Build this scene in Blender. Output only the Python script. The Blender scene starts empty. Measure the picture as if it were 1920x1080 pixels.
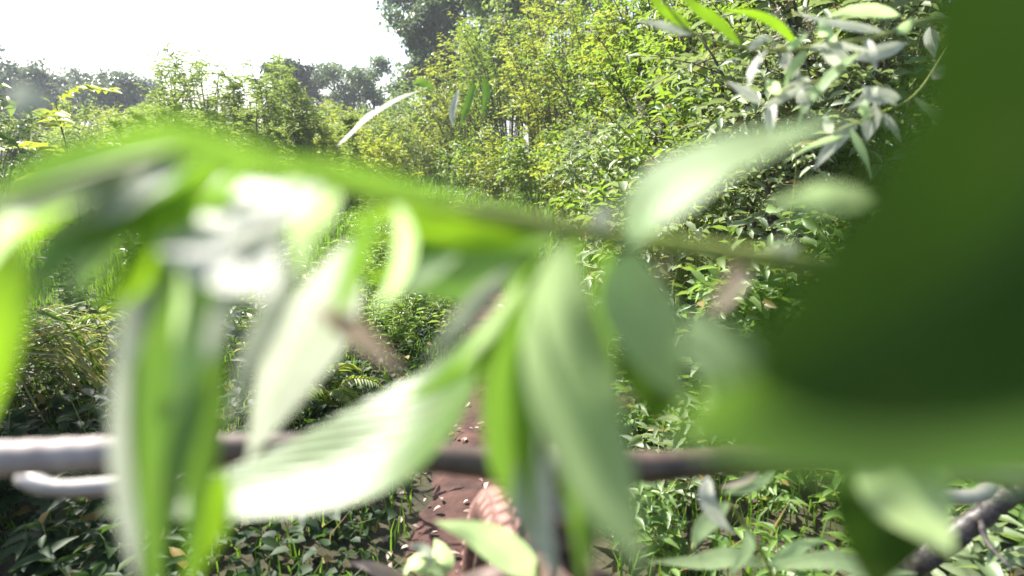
import bpy, math, random
import numpy as np
from mathutils import Vector, Matrix

# ------------------------------------------------------------------ camera
sc = bpy.context.scene
R = math.radians
FPX = 1150.0                      # focal length in pixels of a 1920 wide frame
CAM = np.array([0.0, 0.0, 1.11])
PITCH = R(13.0)
cam_data = bpy.data.cameras.new('camera')
cam = bpy.data.objects.new('camera', cam_data)
sc.collection.objects.link(cam)
cam.location = CAM
cam.rotation_euler = (R(90) - PITCH, 0, 0)
cam_data.sensor_width = 36.0
cam_data.lens = 36.0 * FPX / 1920.0
cam_data.clip_start = 0.01
cam_data.clip_end = 2000.0
cam_data.dof.use_dof = True
cam_data.dof.focus_distance = 3.2
cam_data.dof.aperture_fstop = (cam_data.lens / 1000.0) / 0.0076
sc.camera = cam

# ------------------------------------------------------------------ light
SUN_EL, SUN_AZ = R(47.0), R(-52.0)        # azimuth measured from +Y towards +X
sun_vec = np.array([math.sin(SUN_AZ) * math.cos(SUN_EL), math.cos(SUN_AZ) * math.cos(SUN_EL), math.sin(SUN_EL)])
world = bpy.data.worlds.new('World')
sc.world = world
world.use_nodes = True
wn = world.node_tree.nodes
sky = wn.new('ShaderNodeTexSky')
sky.sky_type = 'NISHITA'
sky.sun_disc = False
sky.sun_elevation = SUN_EL
sky.sun_rotation = SUN_AZ
sky.air_density = 1.0
sky.dust_density = 2.5
sky.ozone_density = 1.0
wn['Background'].inputs['Strength'].default_value = 0.10
world.node_tree.links.new(sky.outputs['Color'], wn['Background'].inputs['Color'])
sl = bpy.data.lights.new('sun', 'SUN')
sl.energy = 5.0
sl.angle = R(0.53)
sl.color = (1.0, 0.955, 0.87)
so = bpy.data.objects.new('sun', sl)
so.rotation_euler = Vector(-sun_vec).to_track_quat('-Z', 'Y').to_euler()
so.location = (-20, 20, 30)
sc.collection.objects.link(so)

sc.view_settings.view_transform = 'Standard'
sc.view_settings.look = 'None'
sc.view_settings.gamma = 1.0
sc.view_settings.use_curve_mapping = False
sc.view_settings.exposure = 1.68
sc.render.engine = 'CYCLES'
sc.cycles.use_denoising = True
sc.cycles.max_bounces = 7
sc.cycles.diffuse_bounces = 4
sc.cycles.glossy_bounces = 2
sc.cycles.transmission_bounces = 4
sc.cycles.caustics_reflective = False
sc.cycles.caustics_refractive = False

# ------------------------------------------------------------------ helpers
rng = np.random.default_rng(11)
random.seed(5)
COL = sc.collection
FWD = np.array([0, math.cos(PITCH), -math.sin(PITCH)])
UP = np.array([0, math.sin(PITCH), math.cos(PITCH)])
RIGHT = np.array([1.0, 0, 0])


def at(px, py, d):
    """the point at depth d metres seen at pixel (px, py) of the photograph"""
    return CAM + d * (FWD + RIGHT * ((px - 960) / FPX) - UP * ((py - 540) / FPX))


def project(p):
    q = np.asarray(p) - CAM
    z = q @ FWD
    zz = np.where(np.abs(z) < 1e-6, 1e-6, z)
    return 960 + FPX * (q @ RIGHT) / zz, 540 - FPX * (q @ UP) / zz, z


def unit(v):
    v = np.asarray(v, float)
    n = np.linalg.norm(v, axis=-1, keepdims=True)
    return v / np.maximum(n, 1e-9)


def tag(o, label=None, cat=None, group=None, kind=None):
    if label: o['label'] = label
    if cat: o['category'] = cat
    if group: o['group'] = group
    if kind: o['kind'] = kind
    return o


def tri_mesh(name, V, F, mat, tint=None, smooth=True, uv=None):
    V = np.asarray(V, np.float32); F = np.asarray(F, np.int32)
    k = F.shape[1]
    me = bpy.data.meshes.new(name)
    me.vertices.add(len(V)); me.vertices.foreach_set('co', V.ravel())
    me.loops.add(F.size); me.loops.foreach_set('vertex_index', F.ravel())
    me.polygons.add(len(F))
    me.polygons.foreach_set('loop_start', np.arange(0, F.size, k, dtype=np.int32))
    me.polygons.foreach_set('loop_total', np.full(len(F), k, np.int32))
    me.polygons.foreach_set('use_smooth', np.full(len(F), smooth, bool))
    if tint is not None:
        a = me.attributes.new('tint', 'FLOAT', 'POINT')
        a.data.foreach_set('value', np.asarray(tint, np.float32))
    if uv is not None:
        l = me.uv_layers.new(name='UVMap')
        l.data.foreach_set('uv', np.asarray(uv, np.float32)[F.ravel()].ravel())
    me.materials.append(mat)
    me.update(calc_edges=True)
    return me


def mesh_obj(name, me, parent=None, loc=None):
    o = bpy.data.objects.new(name, me)
    COL.objects.link(o)
    if parent is not None: o.parent = parent
    if loc is not None: o.location = loc
    return o


def empty(name, loc):
    o = bpy.data.objects.new(name, None)
    o.empty_display_size = 0.05
    COL.objects.link(o)
    o.location = loc
    return o


def spline(P, n):
    """Catmull-Rom through the control points"""
    P = np.asarray(P, float)
    if len(P) == 2:
        t = np.linspace(0, 1, n)[:, None]
        return P[0] * (1 - t) + P[1] * t
    Q = np.vstack([2 * P[0] - P[1], P, 2 * P[-1] - P[-2]])
    u = np.linspace(0, len(P) - 1 - 1e-9, n)
    i = u.astype(int); t = (u - i)[:, None]
    a, b, c, d = Q[i], Q[i + 1], Q[i + 2], Q[i + 3]
    return 0.5 * (2 * b + (c - a) * t + (2 * a - 5 * b + 4 * c - d) * t ** 2 + (3 * b - a - 3 * c + d) * t ** 3)


def tube_data(P, rad, sides=6):
    P = np.asarray(P, float); n = len(P)
    rad = np.broadcast_to(np.asarray(rad, float), (n,))
    T = unit(np.gradient(P, axis=0))
    ref = np.array([0.31, 0.17, 0.93]) if abs(T[0][2]) < 0.9 else np.array([1.0, 0.1, 0])
    A = unit(np.cross(T, ref)); B = np.cross(T, A)
    th = np.linspace(0, 2 * math.pi, sides, endpoint=False)
    V = P[:, None] + rad[:, None, None] * (A[:, None] * np.cos(th)[None, :, None] + B[:, None] * np.sin(th)[None, :, None])
    V = V.reshape(-1, 3)
    F = []
    for i in range(n - 1):
        for j in range(sides):
            a = i * sides + j; b = i * sides + (j + 1) % sides
            F += [(a, b, b + sides), (a, b + sides, a + sides)]
    c0, c1 = len(V), len(V) + 1
    V = np.vstack([V, P[0], P[-1]])
    for j in range(sides):
        F.append((c0, (j + 1) % sides, j))
        F.append((c1, (n - 1) * sides + j, (n - 1) * sides + (j + 1) % sides))
    return V, np.array(F, np.int32)


class Bag:
    """collects triangles of ONE part"""
    def __init__(s): s.V, s.F, s.T, s.n = [], [], [], 0

    def add(s, V, F, tint=0.0):
        s.V.append(np.asarray(V)); s.F.append(np.asarray(F) + s.n); s.n += len(V)
        s.T.append(np.broadcast_to(np.asarray(tint, float), (len(V),)))

    def tube(s, P, rad, sides=5, tint=0.0):
        s.add(*tube_data(P, rad, sides), tint)

    def build(s, name, mat, parent=None, origin=(0, 0, 0), smooth=True, kind=None):
        if not s.V: return None
        me = tri_mesh(name, np.vstack(s.V) - np.asarray(origin), np.vstack(s.F), mat, np.concatenate(s.T), smooth)
        o = mesh_obj(name, me, parent)
        if kind: o['kind'] = kind
        return o


# leaf templates: x along the leaf 0..1, y across -0.5..0.5, z out of the face
def make_template(stations, halfw, fold=0.12, droop=0.18, wave=0.0):
    V = [(0, 0, 0)]; F = []
    for k, (t, w) in enumerate(zip(stations, halfw)):
        z = -droop * t * t
        V += [(t, w, z + fold * w * 2 + wave * (-1) ** k), (t, 0, z), (t, -w, z + fold * w * 2 - wave * (-1) ** k)]
    V.append((1, 0, -droop)); tip = len(V) - 1
    F += [(0, 2, 1), (0, 3, 2)]
    for k in range(len(stations) - 1):
        a = 1 + 3 * k; b = a + 3
        F += [(a, a + 1, b + 1), (a, b + 1, b), (a + 1, a + 2, b + 2), (a + 1, b + 2, b + 1)]
    a = 1 + 3 * (len(stations) - 1)
    F += [(a, a + 1, tip), (a + 1, a + 2, tip)]
    return np.array(V, float), np.array(F, np.int32)


T_FAR = make_template([0.45], [0.5], 0.15, 0.15)
T_MID = make_template([0.28, 0.66], [0.42, 0.42], 0.16, 0.22)
T_NEAR = make_template([0.12, 0.3, 0.5, 0.7, 0.88], [0.26, 0.46, 0.5, 0.37, 0.16], 0.16, 0.26, 0.012)
T_OVAL = make_template([0.1, 0.26, 0.46, 0.68, 0.88], [0.3, 0.48, 0.5, 0.4, 0.2], 0.14, 0.2, 0.012)


def orient(T, N):
    T = unit(T)
    N = N - (N * T).sum(-1, keepdims=True) * T
    N = unit(N)
    return T, np.cross(N, T), N


def cloud(P, T, N, L, W, tint, template):
    T, S, N = orient(T, N)
    tv, tf = template
    L = L[:, None, None]; W = W[:, None, None]
    V = P[:, None] + T[:, None] * (tv[None, :, 0:1] * L) + S[:, None] * (tv[None, :, 1:2] * W) + N[:, None] * (tv[None, :, 2:3] * L)
    m = len(tv)
    F = (tf[None] + (np.arange(len(P)) * m)[:, None, None]).reshape(-1, 3)
    return V.reshape(-1, 3), F, np.repeat(tint, m)


# ------------------------------------------------------------------ materials
def new_mat(name):
    m = bpy.data.materials.new(name); m.use_nodes = True
    nt = m.node_tree
    for n in list(nt.nodes): nt.nodes.remove(n)
    out = nt.nodes.new('ShaderNodeOutputMaterial')
    return m, nt, out


def ramp_mix(nt, fac, c1, c2):
    mx = nt.nodes.new('ShaderNodeMix'); mx.data_type = 'RGBA'
    nt.links.new(fac, mx.inputs['Factor'])
    mx.inputs['A'].default_value = (*c1, 1); mx.inputs['B'].default_value = (*c2, 1)
    return mx.outputs['Result']


def math_node(nt, op, a, b=None, clamp=False):
    n = nt.nodes.new('ShaderNodeMath'); n.operation = op; n.use_clamp = clamp
    for i, v in enumerate((a, b)):
        if v is None: continue
        if isinstance(v, (int, float)): n.inputs[i].default_value = v
        else: nt.links.new(v, n.inputs[i])
    return n.outputs[0]


def leaf_mat(name, c1, c2, transl=(0.35, 0.55, 0.05), tf=0.4, rough=0.42, spec=0.5, veins=False, sheen=0.0, midrib=None, ribw=28.0):
    m, nt, out = new_mat(name)
    N, Lk = nt.nodes, nt.links
    att = N.new('ShaderNodeAttribute'); att.attribute_name = 'tint'
    oi = N.new('ShaderNodeObjectInfo')
    f = math_node(nt, 'FRACT', math_node(nt, 'ADD', att.outputs['Fac'], oi.outputs['Random']))
    col = ramp_mix(nt, f, c1, c2)
    if not veins:
        old = N.new('ShaderNodeMix'); old.data_type = 'RGBA'
        Lk.new(math_node(nt, 'GREATER_THAN', f, 0.955), old.inputs['Factor'])
        Lk.new(col, old.inputs['A']); old.inputs['B'].default_value = (0.24, 0.17, 0.05, 1)
        col = old.outputs['Result']
    geo = N.new('ShaderNodeNewGeometry')
    ns = N.new('ShaderNodeTexNoise'); ns.inputs['Scale'].default_value = 90.0 if veins else 35.0
    ns.inputs['Detail'].default_value = 3
    Lk.new(geo.outputs['Position'], ns.inputs['Vector'])
    hsv = N.new('ShaderNodeHueSaturation')
    Lk.new(col, hsv.inputs['Color'])
    v = math_node(nt, 'MULTIPLY_ADD', ns.outputs['Fac'], 0.5)
    v.node.inputs[2].default_value = 0.75
    Lk.new(v, hsv.inputs['Value'])
    col = hsv.outputs['Color']
    bs = N.new('ShaderNodeBsdfPrincipled')
    if veins:
        uv = N.new('ShaderNodeUVMap'); sep = N.new('ShaderNodeSeparateXYZ')
        Lk.new(uv.outputs['UV'], sep.inputs['Vector'])
        av = math_node(nt, 'ABSOLUTE', math_node(nt, 'SUBTRACT', sep.outputs['Y'], 0.5))
        mid = math_node(nt, 'SUBTRACT', 1.0, math_node(nt, 'MULTIPLY', av, ribw), clamp=True)
        sv = math_node(nt, 'SINE', math_node(nt, 'SUBTRACT', math_node(nt, 'MULTIPLY', sep.outputs['X'], 95.0), math_node(nt, 'MULTIPLY', av, 60.0)))
        sv = math_node(nt, 'POWER', math_node(nt, 'MULTIPLY_ADD', sv, 0.5), 6.0)
        sv.node.inputs[0].links[0].from_node.inputs[2].default_value = 0.5
        vein = math_node(nt, 'MAXIMUM', mid, math_node(nt, 'MULTIPLY', sv, 0.45))
        mx = N.new('ShaderNodeMix'); mx.data_type = 'RGBA'
        Lk.new(math_node(nt, 'MULTIPLY', vein, 0.65), mx.inputs['Factor']); Lk.new(col, mx.inputs['A'])
        mr = midrib or tuple(min(1, c * 1.5 + 0.03) for c in c2)
        mx.inputs['B'].default_value = (*mr, 1)
        col = mx.outputs['Result']
        bl = N.new('ShaderNodeTexNoise'); bl.inputs['Scale'].default_value = 130.0; bl.inputs['Detail'].default_value = 5
        Lk.new(geo.outputs['Position'], bl.inputs['Vector'])
        sp_ = math_node(nt, 'MULTIPLY', math_node(nt, 'SUBTRACT', bl.outputs['Fac'], 0.60), 9.0, clamp=True)
        bm = N.new('ShaderNodeMix'); bm.data_type = 'RGBA'
        Lk.new(math_node(nt, 'MULTIPLY', sp_, 0.6), bm.inputs['Factor']); Lk.new(col, bm.inputs['A'])
        bm.inputs['B'].default_value = (0.16, 0.13, 0.045, 1)
        col = bm.outputs['Result']
        bmp = N.new('ShaderNodeBump'); bmp.inputs['Strength'].default_value = 0.35; bmp.inputs['Distance'].default_value = 0.0008
        Lk.new(math_node(nt, 'ADD', math_node(nt, 'MULTIPLY', vein, -1.0), math_node(nt, 'MULTIPLY', ns.outputs['Fac'], 0.5)), bmp.inputs['Height'])
        Lk.new(bmp.outputs['Normal'], bs.inputs['Normal'])
    Lk.new(col, bs.inputs['Base Color'])
    bs.inputs['Roughness'].default_value = rough
    bs.inputs['Specular IOR Level'].default_value = spec
    bs.inputs['Sheen Weight'].default_value = sheen
    tr = N.new('ShaderNodeBsdfTranslucent')
    tc = N.new('ShaderNodeMix'); tc.data_type = 'RGBA'; tc.inputs['Factor'].default_value = 0.35
    tc.inputs['A'].default_value = (*transl, 1); Lk.new(col, tc.inputs['B'])
    Lk.new(tc.outputs['Result'], tr.inputs['Color'])
    ms = N.new('ShaderNodeMixShader'); ms.inputs['Fac'].default_value = tf
    Lk.new(bs.outputs[0], ms.inputs[1]); Lk.new(tr.outputs[0], ms.inputs[2])
    Lk.new(ms.outputs[0], out.inputs['Surface'])
    return m


def solid_mat(name, c1, c2, scale=30.0, rough=0.8, metal=0.0, bump=0.3, bdist=0.004, spec=0.4, detail=6, stretch=None):
    m, nt, out = new_mat(name)
    N, Lk = nt.nodes, nt.links
    tc = N.new('ShaderNodeTexCoord')
    ns = N.new('ShaderNodeTexNoise'); ns.inputs['Scale'].default_value = scale; ns.inputs['Detail'].default_value = detail
    src = tc.outputs['Object']
    if stretch:
        mp = N.new('ShaderNodeMapping'); mp.inputs['Scale'].default_value = stretch
        Lk.new(src, mp.inputs['Vector']); src = mp.outputs['Vector']
    Lk.new(src, ns.inputs['Vector'])
    rp = N.new('ShaderNodeValToRGB')
    rp.color_ramp.elements[0].position = 0.34; rp.color_ramp.elements[0].color = (*c1, 1)
    rp.color_ramp.elements[1].position = 0.68; rp.color_ramp.elements[1].color = (*c2, 1)
    Lk.new(ns.outputs['Fac'], rp.inputs['Fac'])
    bs = N.new('ShaderNodeBsdfPrincipled')
    Lk.new(rp.outputs['Color'], bs.inputs['Base Color'])
    bs.inputs['Roughness'].default_value = rough; bs.inputs['Metallic'].default_value = metal
    bs.inputs['Specular IOR Level'].default_value = spec
    b = N.new('ShaderNodeBump'); b.inputs['Strength'].default_value = bump; b.inputs['Distance'].default_value = bdist
    Lk.new(ns.outputs['Fac'], b.inputs['Height']); Lk.new(b.outputs['Normal'], bs.inputs['Normal'])
    Lk.new(bs.outputs[0], out.inputs['Surface'])
    return m


M = {}
# background foliage
M['hedge'] = leaf_mat('hedge_leaf', (0.045, 0.10, 0.016), (0.10, 0.19, 0.03), (0.40, 0.58, 0.05), 0.42, 0.45, 0.4)
M['hedge_yellow'] = leaf_mat('yellow_green_leaf', (0.08, 0.14, 0.018), (0.17, 0.24, 0.03), (0.55, 0.62, 0.06), 0.45, 0.5, 0.4)
M['hedge_pale'] = leaf_mat('pale_leaf', (0.10, 0.15, 0.07), (0.22, 0.27, 0.15), (0.38, 0.50, 0.14), 0.34, 0.45, 0.5)
M['tree_dark'] = leaf_mat('dark_tree_leaf', (0.05, 0.085, 0.05), (0.095, 0.14, 0.085), (0.24, 0.36, 0.12), 0.34, 0.4, 0.5)
M['tree_veiled'] = leaf_mat('veiled_tree_leaf', (0.08, 0.115, 0.085), (0.15, 0.19, 0.15), (0.25, 0.34, 0.16), 0.3, 0.4, 0.5)  # paleness of haze and glare mixed into the leaf colour
M['conifer'] = leaf_mat('needle_leaf', (0.02, 0.04, 0.022), (0.04, 0.07, 0.035), (0.08, 0.14, 0.04), 0.15, 0.5, 0.3)
M['herb'] = leaf_mat('herb_leaf', (0.08, 0.13, 0.035), (0.15, 0.21, 0.06), (0.42, 0.56, 0.10), 0.4, 0.5, 0.4)
M['weed'] = leaf_mat('weed_leaf', (0.07, 0.14, 0.03), (0.15, 0.24, 0.06), (0.38, 0.58, 0.08), 0.36, 0.42, 0.5)
M['dark_weed'] = leaf_mat('dark_weed_leaf', (0.014, 0.034, 0.012), (0.036, 0.066, 0.022), (0.13, 0.25, 0.035), 0.28, 0.55, 0.22)  # shade at lower left deepened by this darker base colour
M['fern'] = leaf_mat('fern_leaf', (0.09, 0.14, 0.02), (0.18, 0.23, 0.035), (0.5, 0.6, 0.06), 0.42, 0.45, 0.4)
M['straw'] = leaf_mat('straw_blade', (0.20, 0.19, 0.06), (0.34, 0.33, 0.14), (0.5, 0.5, 0.14), 0.35, 0.5, 0.4)
M['grass'] = leaf_mat('grass_blade', (0.05, 0.115, 0.012), (0.10, 0.185, 0.022), (0.28, 0.52, 0.035), 0.38, 0.5, 0.35)
# foreground leaves
M['fl_green'] = leaf_mat('willow_leaf_green', (0.07, 0.14, 0.025), (0.10, 0.18, 0.035), (0.26, 0.50, 0.04), 0.38, 0.38, 0.5, True)
M['fl_mint'] = leaf_mat('willow_leaf_pale', (0.26, 0.37, 0.18), (0.31, 0.42, 0.22), (0.72, 0.95, 0.42), 0.58, 0.5, 0.5, True)
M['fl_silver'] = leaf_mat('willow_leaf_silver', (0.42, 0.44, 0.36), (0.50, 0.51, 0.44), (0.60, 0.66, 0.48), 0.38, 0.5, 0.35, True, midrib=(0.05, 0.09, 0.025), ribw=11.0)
M['fl_lime'] = leaf_mat('willow_leaf_lime', (0.09, 0.19, 0.012), (0.12, 0.24, 0.02), (0.40, 0.70, 0.02), 0.5, 0.4, 0.4, True)
M['fl_dark'] = leaf_mat('willow_leaf_dark', (0.028, 0.060, 0.009), (0.036, 0.072, 0.011), (0.060, 0.135, 0.008), 0.35, 0.7, 0.05, True)  # shade on the big close leaf is put into this darker green
M['dry'] = leaf_mat('dry_leaf', (0.30, 0.22, 0.18), (0.42, 0.34, 0.28), (0.45, 0.35, 0.25), 0.25, 0.5, 0.4)
M['petal'] = leaf_mat('seed_head', (0.32, 0.28, 0.21), (0.48, 0.44, 0.36), (0.45, 0.42, 0.34), 0.3, 0.6, 0.3)
M['yellow'] = leaf_mat('yellow_flower', (0.40, 0.32, 0.03), (0.55, 0.42, 0.05), (0.6, 0.5, 0.05), 0.3, 0.6, 0.3)
# wood, soil, bike
M['stem_green'] = solid_mat('green_stem', (0.17, 0.21, 0.04), (0.27, 0.30, 0.07), 60, 0.5, bump=0.2, bdist=0.001)
M['bark'] = solid_mat('bark', (0.07, 0.055, 0.04), (0.17, 0.14, 0.11), 25, 0.9, bump=0.6, bdist=0.01)
M['wet_bark'] = solid_mat('dark_stick_bark', (0.018, 0.015, 0.016), (0.07, 0.06, 0.055), 60, 0.45, bump=0.7, bdist=0.004)
M['soil'] = solid_mat('red_soil', (0.034, 0.0145, 0.011), (0.088, 0.040, 0.030), 14, 0.9, bump=0.8, bdist=0.02, detail=10)  # darkened so the colour carries shade that does not fall on the trail
M['ground'] = solid_mat('meadow_soil', (0.022, 0.021, 0.011), (0.060, 0.053, 0.026), 12, 0.95, bump=0.7, bdist=0.03, detail=10)
M['mud'] = solid_mat('muddy_rubber', (0.20, 0.105, 0.084), (0.42, 0.245, 0.20), 55, 0.75, bump=0.5, bdist=0.002, detail=8)
M['mud_dark'] = solid_mat('muddy_carcass', (0.075, 0.034, 0.026), (0.17, 0.085, 0.066), 70, 0.8, bump=0.5, bdist=0.002, detail=8)
M['bar'] = solid_mat('dusty_bar', (0.045, 0.032, 0.022), (0.13, 0.09, 0.066), 40, 0.5, 0.1, bump=0.15, bdist=0.001, spec=0.5)
M['grip'] = solid_mat('pale_grip', (0.26, 0.21, 0.19), (0.42, 0.36, 0.33), 50, 0.55, bump=0.3, bdist=0.001)
M['lever'] = solid_mat('grey_lever', (0.28, 0.26, 0.25), (0.40, 0.37, 0.35), 50, 0.4, 0.4, bump=0.1, bdist=0.001)
M['clamp'] = solid_mat('worn_clamp', (0.15, 0.12, 0.11), (0.27, 0.21, 0.19), 60, 0.5, 0.2, bump=0.15, bdist=0.001)
M['hose'] = solid_mat('white_hose', (0.72, 0.72, 0.72), (0.8, 0.8, 0.8), 50, 0.35, bump=0.02)
M['frame'] = solid_mat('dark_frame', (0.05, 0.032, 0.025), (0.14, 0.085, 0.066), 30, 0.6, 0.1, bump=0.1, bdist=0.001)
M['hose_dark'] = solid_mat('dark_hose', (0.02, 0.02, 0.02), (0.04, 0.04, 0.04), 30, 0.4, bump=0.05)
M['spoke'] = solid_mat('spoke_steel', (0.3, 0.3, 0.3), (0.4, 0.4, 0.4), 30, 0.35, 0.9, bump=0.02)


# ------------------------------------------------------------------ ground and trail
def trail_x(y):
    y = np.asarray(y, float)
    return -0.10 + 0.05 * np.sin(y * 0.9) - 0.0042 * np.clip(y - 5, 0, 60) ** 2 * np.where(y > 5, 1, 0) * 0.8


def ground_z(x, y):
    x = np.asarray(x, float); y = np.asarray(y, float)
    d = x - trail_x(y)
    z = 0.02 * np.sin(x * 1.7 + 0.4) * np.sin(y * 1.3) + 0.012 * np.sin(x * 4.1 + y * 2.2)
    z = z * np.clip((np.abs(d) - 0.15) / 0.6, 0, 1)
    z += 0.07 * np.clip((np.abs(d) - 0.28) / 0.4, 0, 1)
    far = np.clip((np.hypot(x, y) - 15) / 60, 0, 1)
    return z + far * 0.6


def axis_samples(lo, hi, near, n_near, n_far, c=0.0):
    a = np.linspace(c - near, c + near, n_near)
    g = near * (np.geomspace(1, max(abs(lo), abs(hi)) / near, n_far))[1:]
    s = np.concatenate([c - g[::-1], a, c + g])
    return s


gx = axis_samples(-900, 900, 4, 81, 30)
gy = axis_samples(-900, 900, 4.5, 91, 30, 3.5)
GX, GY = np.meshgrid(gx, gy, indexing='xy')
GZ = ground_z(GX, GY)
nx, ny = len(gx), len(gy)
V = np.stack([GX, GY, GZ], -1).reshape(-1, 3)
I = (np.arange(ny - 1)[:, None] * nx + np.arange(nx - 1)[None]).ravel()
F = np.concatenate([np.stack([I, I + 1, I + nx + 1], 1), np.stack([I, I + nx + 1, I + nx], 1)])
tag(mesh_obj('ground', tri_mesh('ground', V, F, M['ground'])), 'dark meadow soil under grass and weeds', kind='structure')

ty = np.concatenate([np.linspace(-2.5, 9, 160), np.linspace(9.3, 30, 50)])
k = 19
V = []
for y in ty:
    s = np.linspace(-1, 1, k)
    w = 0.30 + 0.05 * math.sin(y * 2.1) + 0.03 * math.sin(y * 5.3)
    x = trail_x(y) + s * w + 0.02 * np.sin(y * 7 + s * 3)
    z = ground_z(x, y) + 0.014 - 0.06 * np.abs(s) ** 6 + 0.008 * np.sin(x * 23 + y * 17) + 0.006 * np.sin(y * 31 - x * 19)
    V += [(a, y, b) for a, b in zip(x, z)]
I = (np.arange(len(ty) - 1)[:, None] * k + np.arange(k - 1)[None]).ravel()
F = np.concatenate([np.stack([I, I + 1, I + k + 1], 1), np.stack([I, I + k + 1, I + k], 1)])
tag(mesh_obj('dirt_trail', tri_mesh('dirt_trail', V, F, M['soil'])), 'narrow reddish brown dirt trail running away from the bicycle', kind='structure')


# ------------------------------------------------------------------ plants
_shared = {}


def shared_leaf(kind, mat):
    key = (kind, mat)
    if key not in _shared:
        tv, tf = {'lance': T_NEAR, 'oval': T_OVAL}[kind]
        _shared[key] = tri_mesh('leaf', tv, tf, M[mat], np.zeros(len(tv)))
    return _shared[key]


def put_leaves(root, base, P, T, N, L, W, kind, mat, n_single, template, bag_name='foliage', bag=None):
    """the leaves that show largest become parts of their own, the rest one part"""
    P, T, N, L, W = map(np.asarray, (P, T, N, L, W))
    if len(P) == 0: return
    T2, S2, N2 = orient(T, N)
    px, py, z = project(P + T2 * L[:, None] * 0.5)
    size = np.where((z > 0.2) & (px > -60) & (px < 1980) & (py > -60) & (py < 1140), L / np.maximum(z, .2), 0)
    # leaves on the near side of the plant first
    order = np.argsort(-size * (0.4 + np.abs(((CAM - P) / np.linalg.norm(CAM - P, axis=1)[:, None] * N2).sum(1))))
    n_single = min(n_single, int((size * FPX > 9).sum()))
    one = order[:n_single]; rest = order[n_single:]
    me = shared_leaf(kind, mat)
    b = np.asarray(base)
    for i in one:
        o = bpy.data.objects.new('leaf', me)
        COL.objects.link(o); o.parent = root
        m = Matrix.Identity(4)
        for r in range(3):
            m[r][0] = T2[i][r] * L[i]; m[r][1] = S2[i][r] * W[i]; m[r][2] = N2[i][r] * L[i]
            m[r][3] = P[i][r] - b[r]
        o.matrix_basis = m
    if len(rest):
        Bg = Bag()
        Vv, Ff, tt = cloud(P[rest], T[rest], N[rest], L[rest], W[rest], rng.random(len(rest)), template)
        Bg.add(Vv, Ff, tt)
        Bg.build(bag_name, M[mat], root, base, kind='stuff')


def shrub(name, label, cat, x, y, rad, h, mat, leaf=0.09, aspect=0.34, shoots=26, twigs=7, per=9, singles=60, group=None,
          template=T_MID, low=0.12, lean=(0, 0), kind='lance', seeds=0, seed_mat='petal', stem_mat='bark', twl=0.34):
    base = np.array([x, y, float(ground_z(x, y)) - 0.02])
    root = empty(name, base)
    tag(root, label, cat, group)
    st = Bag()
    P, T, N, L = [], [], [], []
    SP = []
    for s in range(shoots):
        a = rng.uniform(0, 2 * math.pi); rr = math.sqrt(rng.uniform(0.0, 1))
        hh = h * (0.55 + 0.45 * rng.random()) * (1 - 0.35 * rr ** 2)
        b0 = base + np.array([math.cos(a), math.sin(a), 0]) * rad * 0.25 * rng.random()
        e = base + np.array([math.cos(a) * rad * rr + lean[0] * hh, math.sin(a) * rad * rr + lean[1] * hh, hh])
        m1 = b0 * 0.45 + e * 0.55; m1[2] = base[2] + hh * 0.72
        C = spline([b0, m1, e], 9) + rng.normal(0, 0.012, (9, 3))
        st.tube(C, np.linspace(0.011, 0.003, 9) * (0.6 + 0.25 * h), 4)
        Tg = unit(np.gradient(C, axis=0))
        for q in range(twigs):
            u = low + (1 - low) * rng.random() ** 0.75
            i = u * 8; i0 = min(int(i), 7); p = C[i0] + (C[i0 + 1] - C[i0]) * (i - i0)
            d = unit(Tg[i0] * 0.5 + unit(rng.normal(0, 1, 3)) * 0.9 + np.array([math.cos(a), math.sin(a), 0]) * 0.5 + np.array([0, 0, 0.25]))
            ln = twl * (0.5 + rng.random()) * (1.15 - 0.5 * u)
            tp = p + d * ln + np.array([0, 0, -0.12 * ln])
            tw = spline([p, p * .5 + tp * .5 + np.array([0, 0, .06 * ln]), tp], 4)
            st.tube(tw, np.linspace(0.0035, 0.0012, 4), 3)
            for r in range(per):
                v = (r + 0.6 + 0.5 * rng.random()) / per
                lp = p + (tp - p) * min(v, 1) + np.array([0, 0, .06 * ln * 4 * v * (1 - v)])
                side = unit(np.cross(d, [0, 0, 1]) + 1e-3) * (1 if r % 2 else -1)
                P.append(lp)
                T.append(d * 0.55 + side * 0.75 + rng.normal(0, 0.25, 3) + np.array([0, 0, -0.18]))
                N.append(np.array([0, 0, 1.0]) + rng.normal(0, 0.42, 3) + 0.25 * np.array([math.cos(a), math.sin(a), 0]))
                L.append(leaf * (0.55 + 0.7 * rng.random()) * (1.1 - 0.3 * v))
        SP.append(e)
    L = np.array(L)
    st.build('woody_stems' if stem_mat == 'bark' else 'stems', M[stem_mat], root, base)
    put_leaves(root, base, P, T, N, L, L * aspect * rng.uniform(0.85, 1.2, len(L)), kind, mat, singles, template)
    order = rng.permutation(len(SP))[:seeds]
    for i in order:
        bg = Bag(); n = 70
        tip = SP[i] + rng.normal(0, 0.05, 3)
        ax = unit(rng.normal(0, 0.35, 3) + np.array([-0.2, -0.3, 0.7]))
        u = rng.random(n)
        pp = tip + ax * (u[:, None] * 0.2) + rng.normal(0, 1, (n, 3)) * (0.028 * (1.1 - u[:, None]))
        ll = rng.uniform(0.012, 0.026, n)
        bg.add(*cloud(pp, rng.normal(0, 1, (n, 3)), rng.normal(0, 1, (n, 3)), ll, ll * 0.6, rng.random(n), T_FAR))
        bg.tube(np.array([tip - ax * .12, tip + ax * .2]), [0.003, 0.001], 3)
        bg.build('seed_head', M[seed_mat], root, base)
    return root


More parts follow.
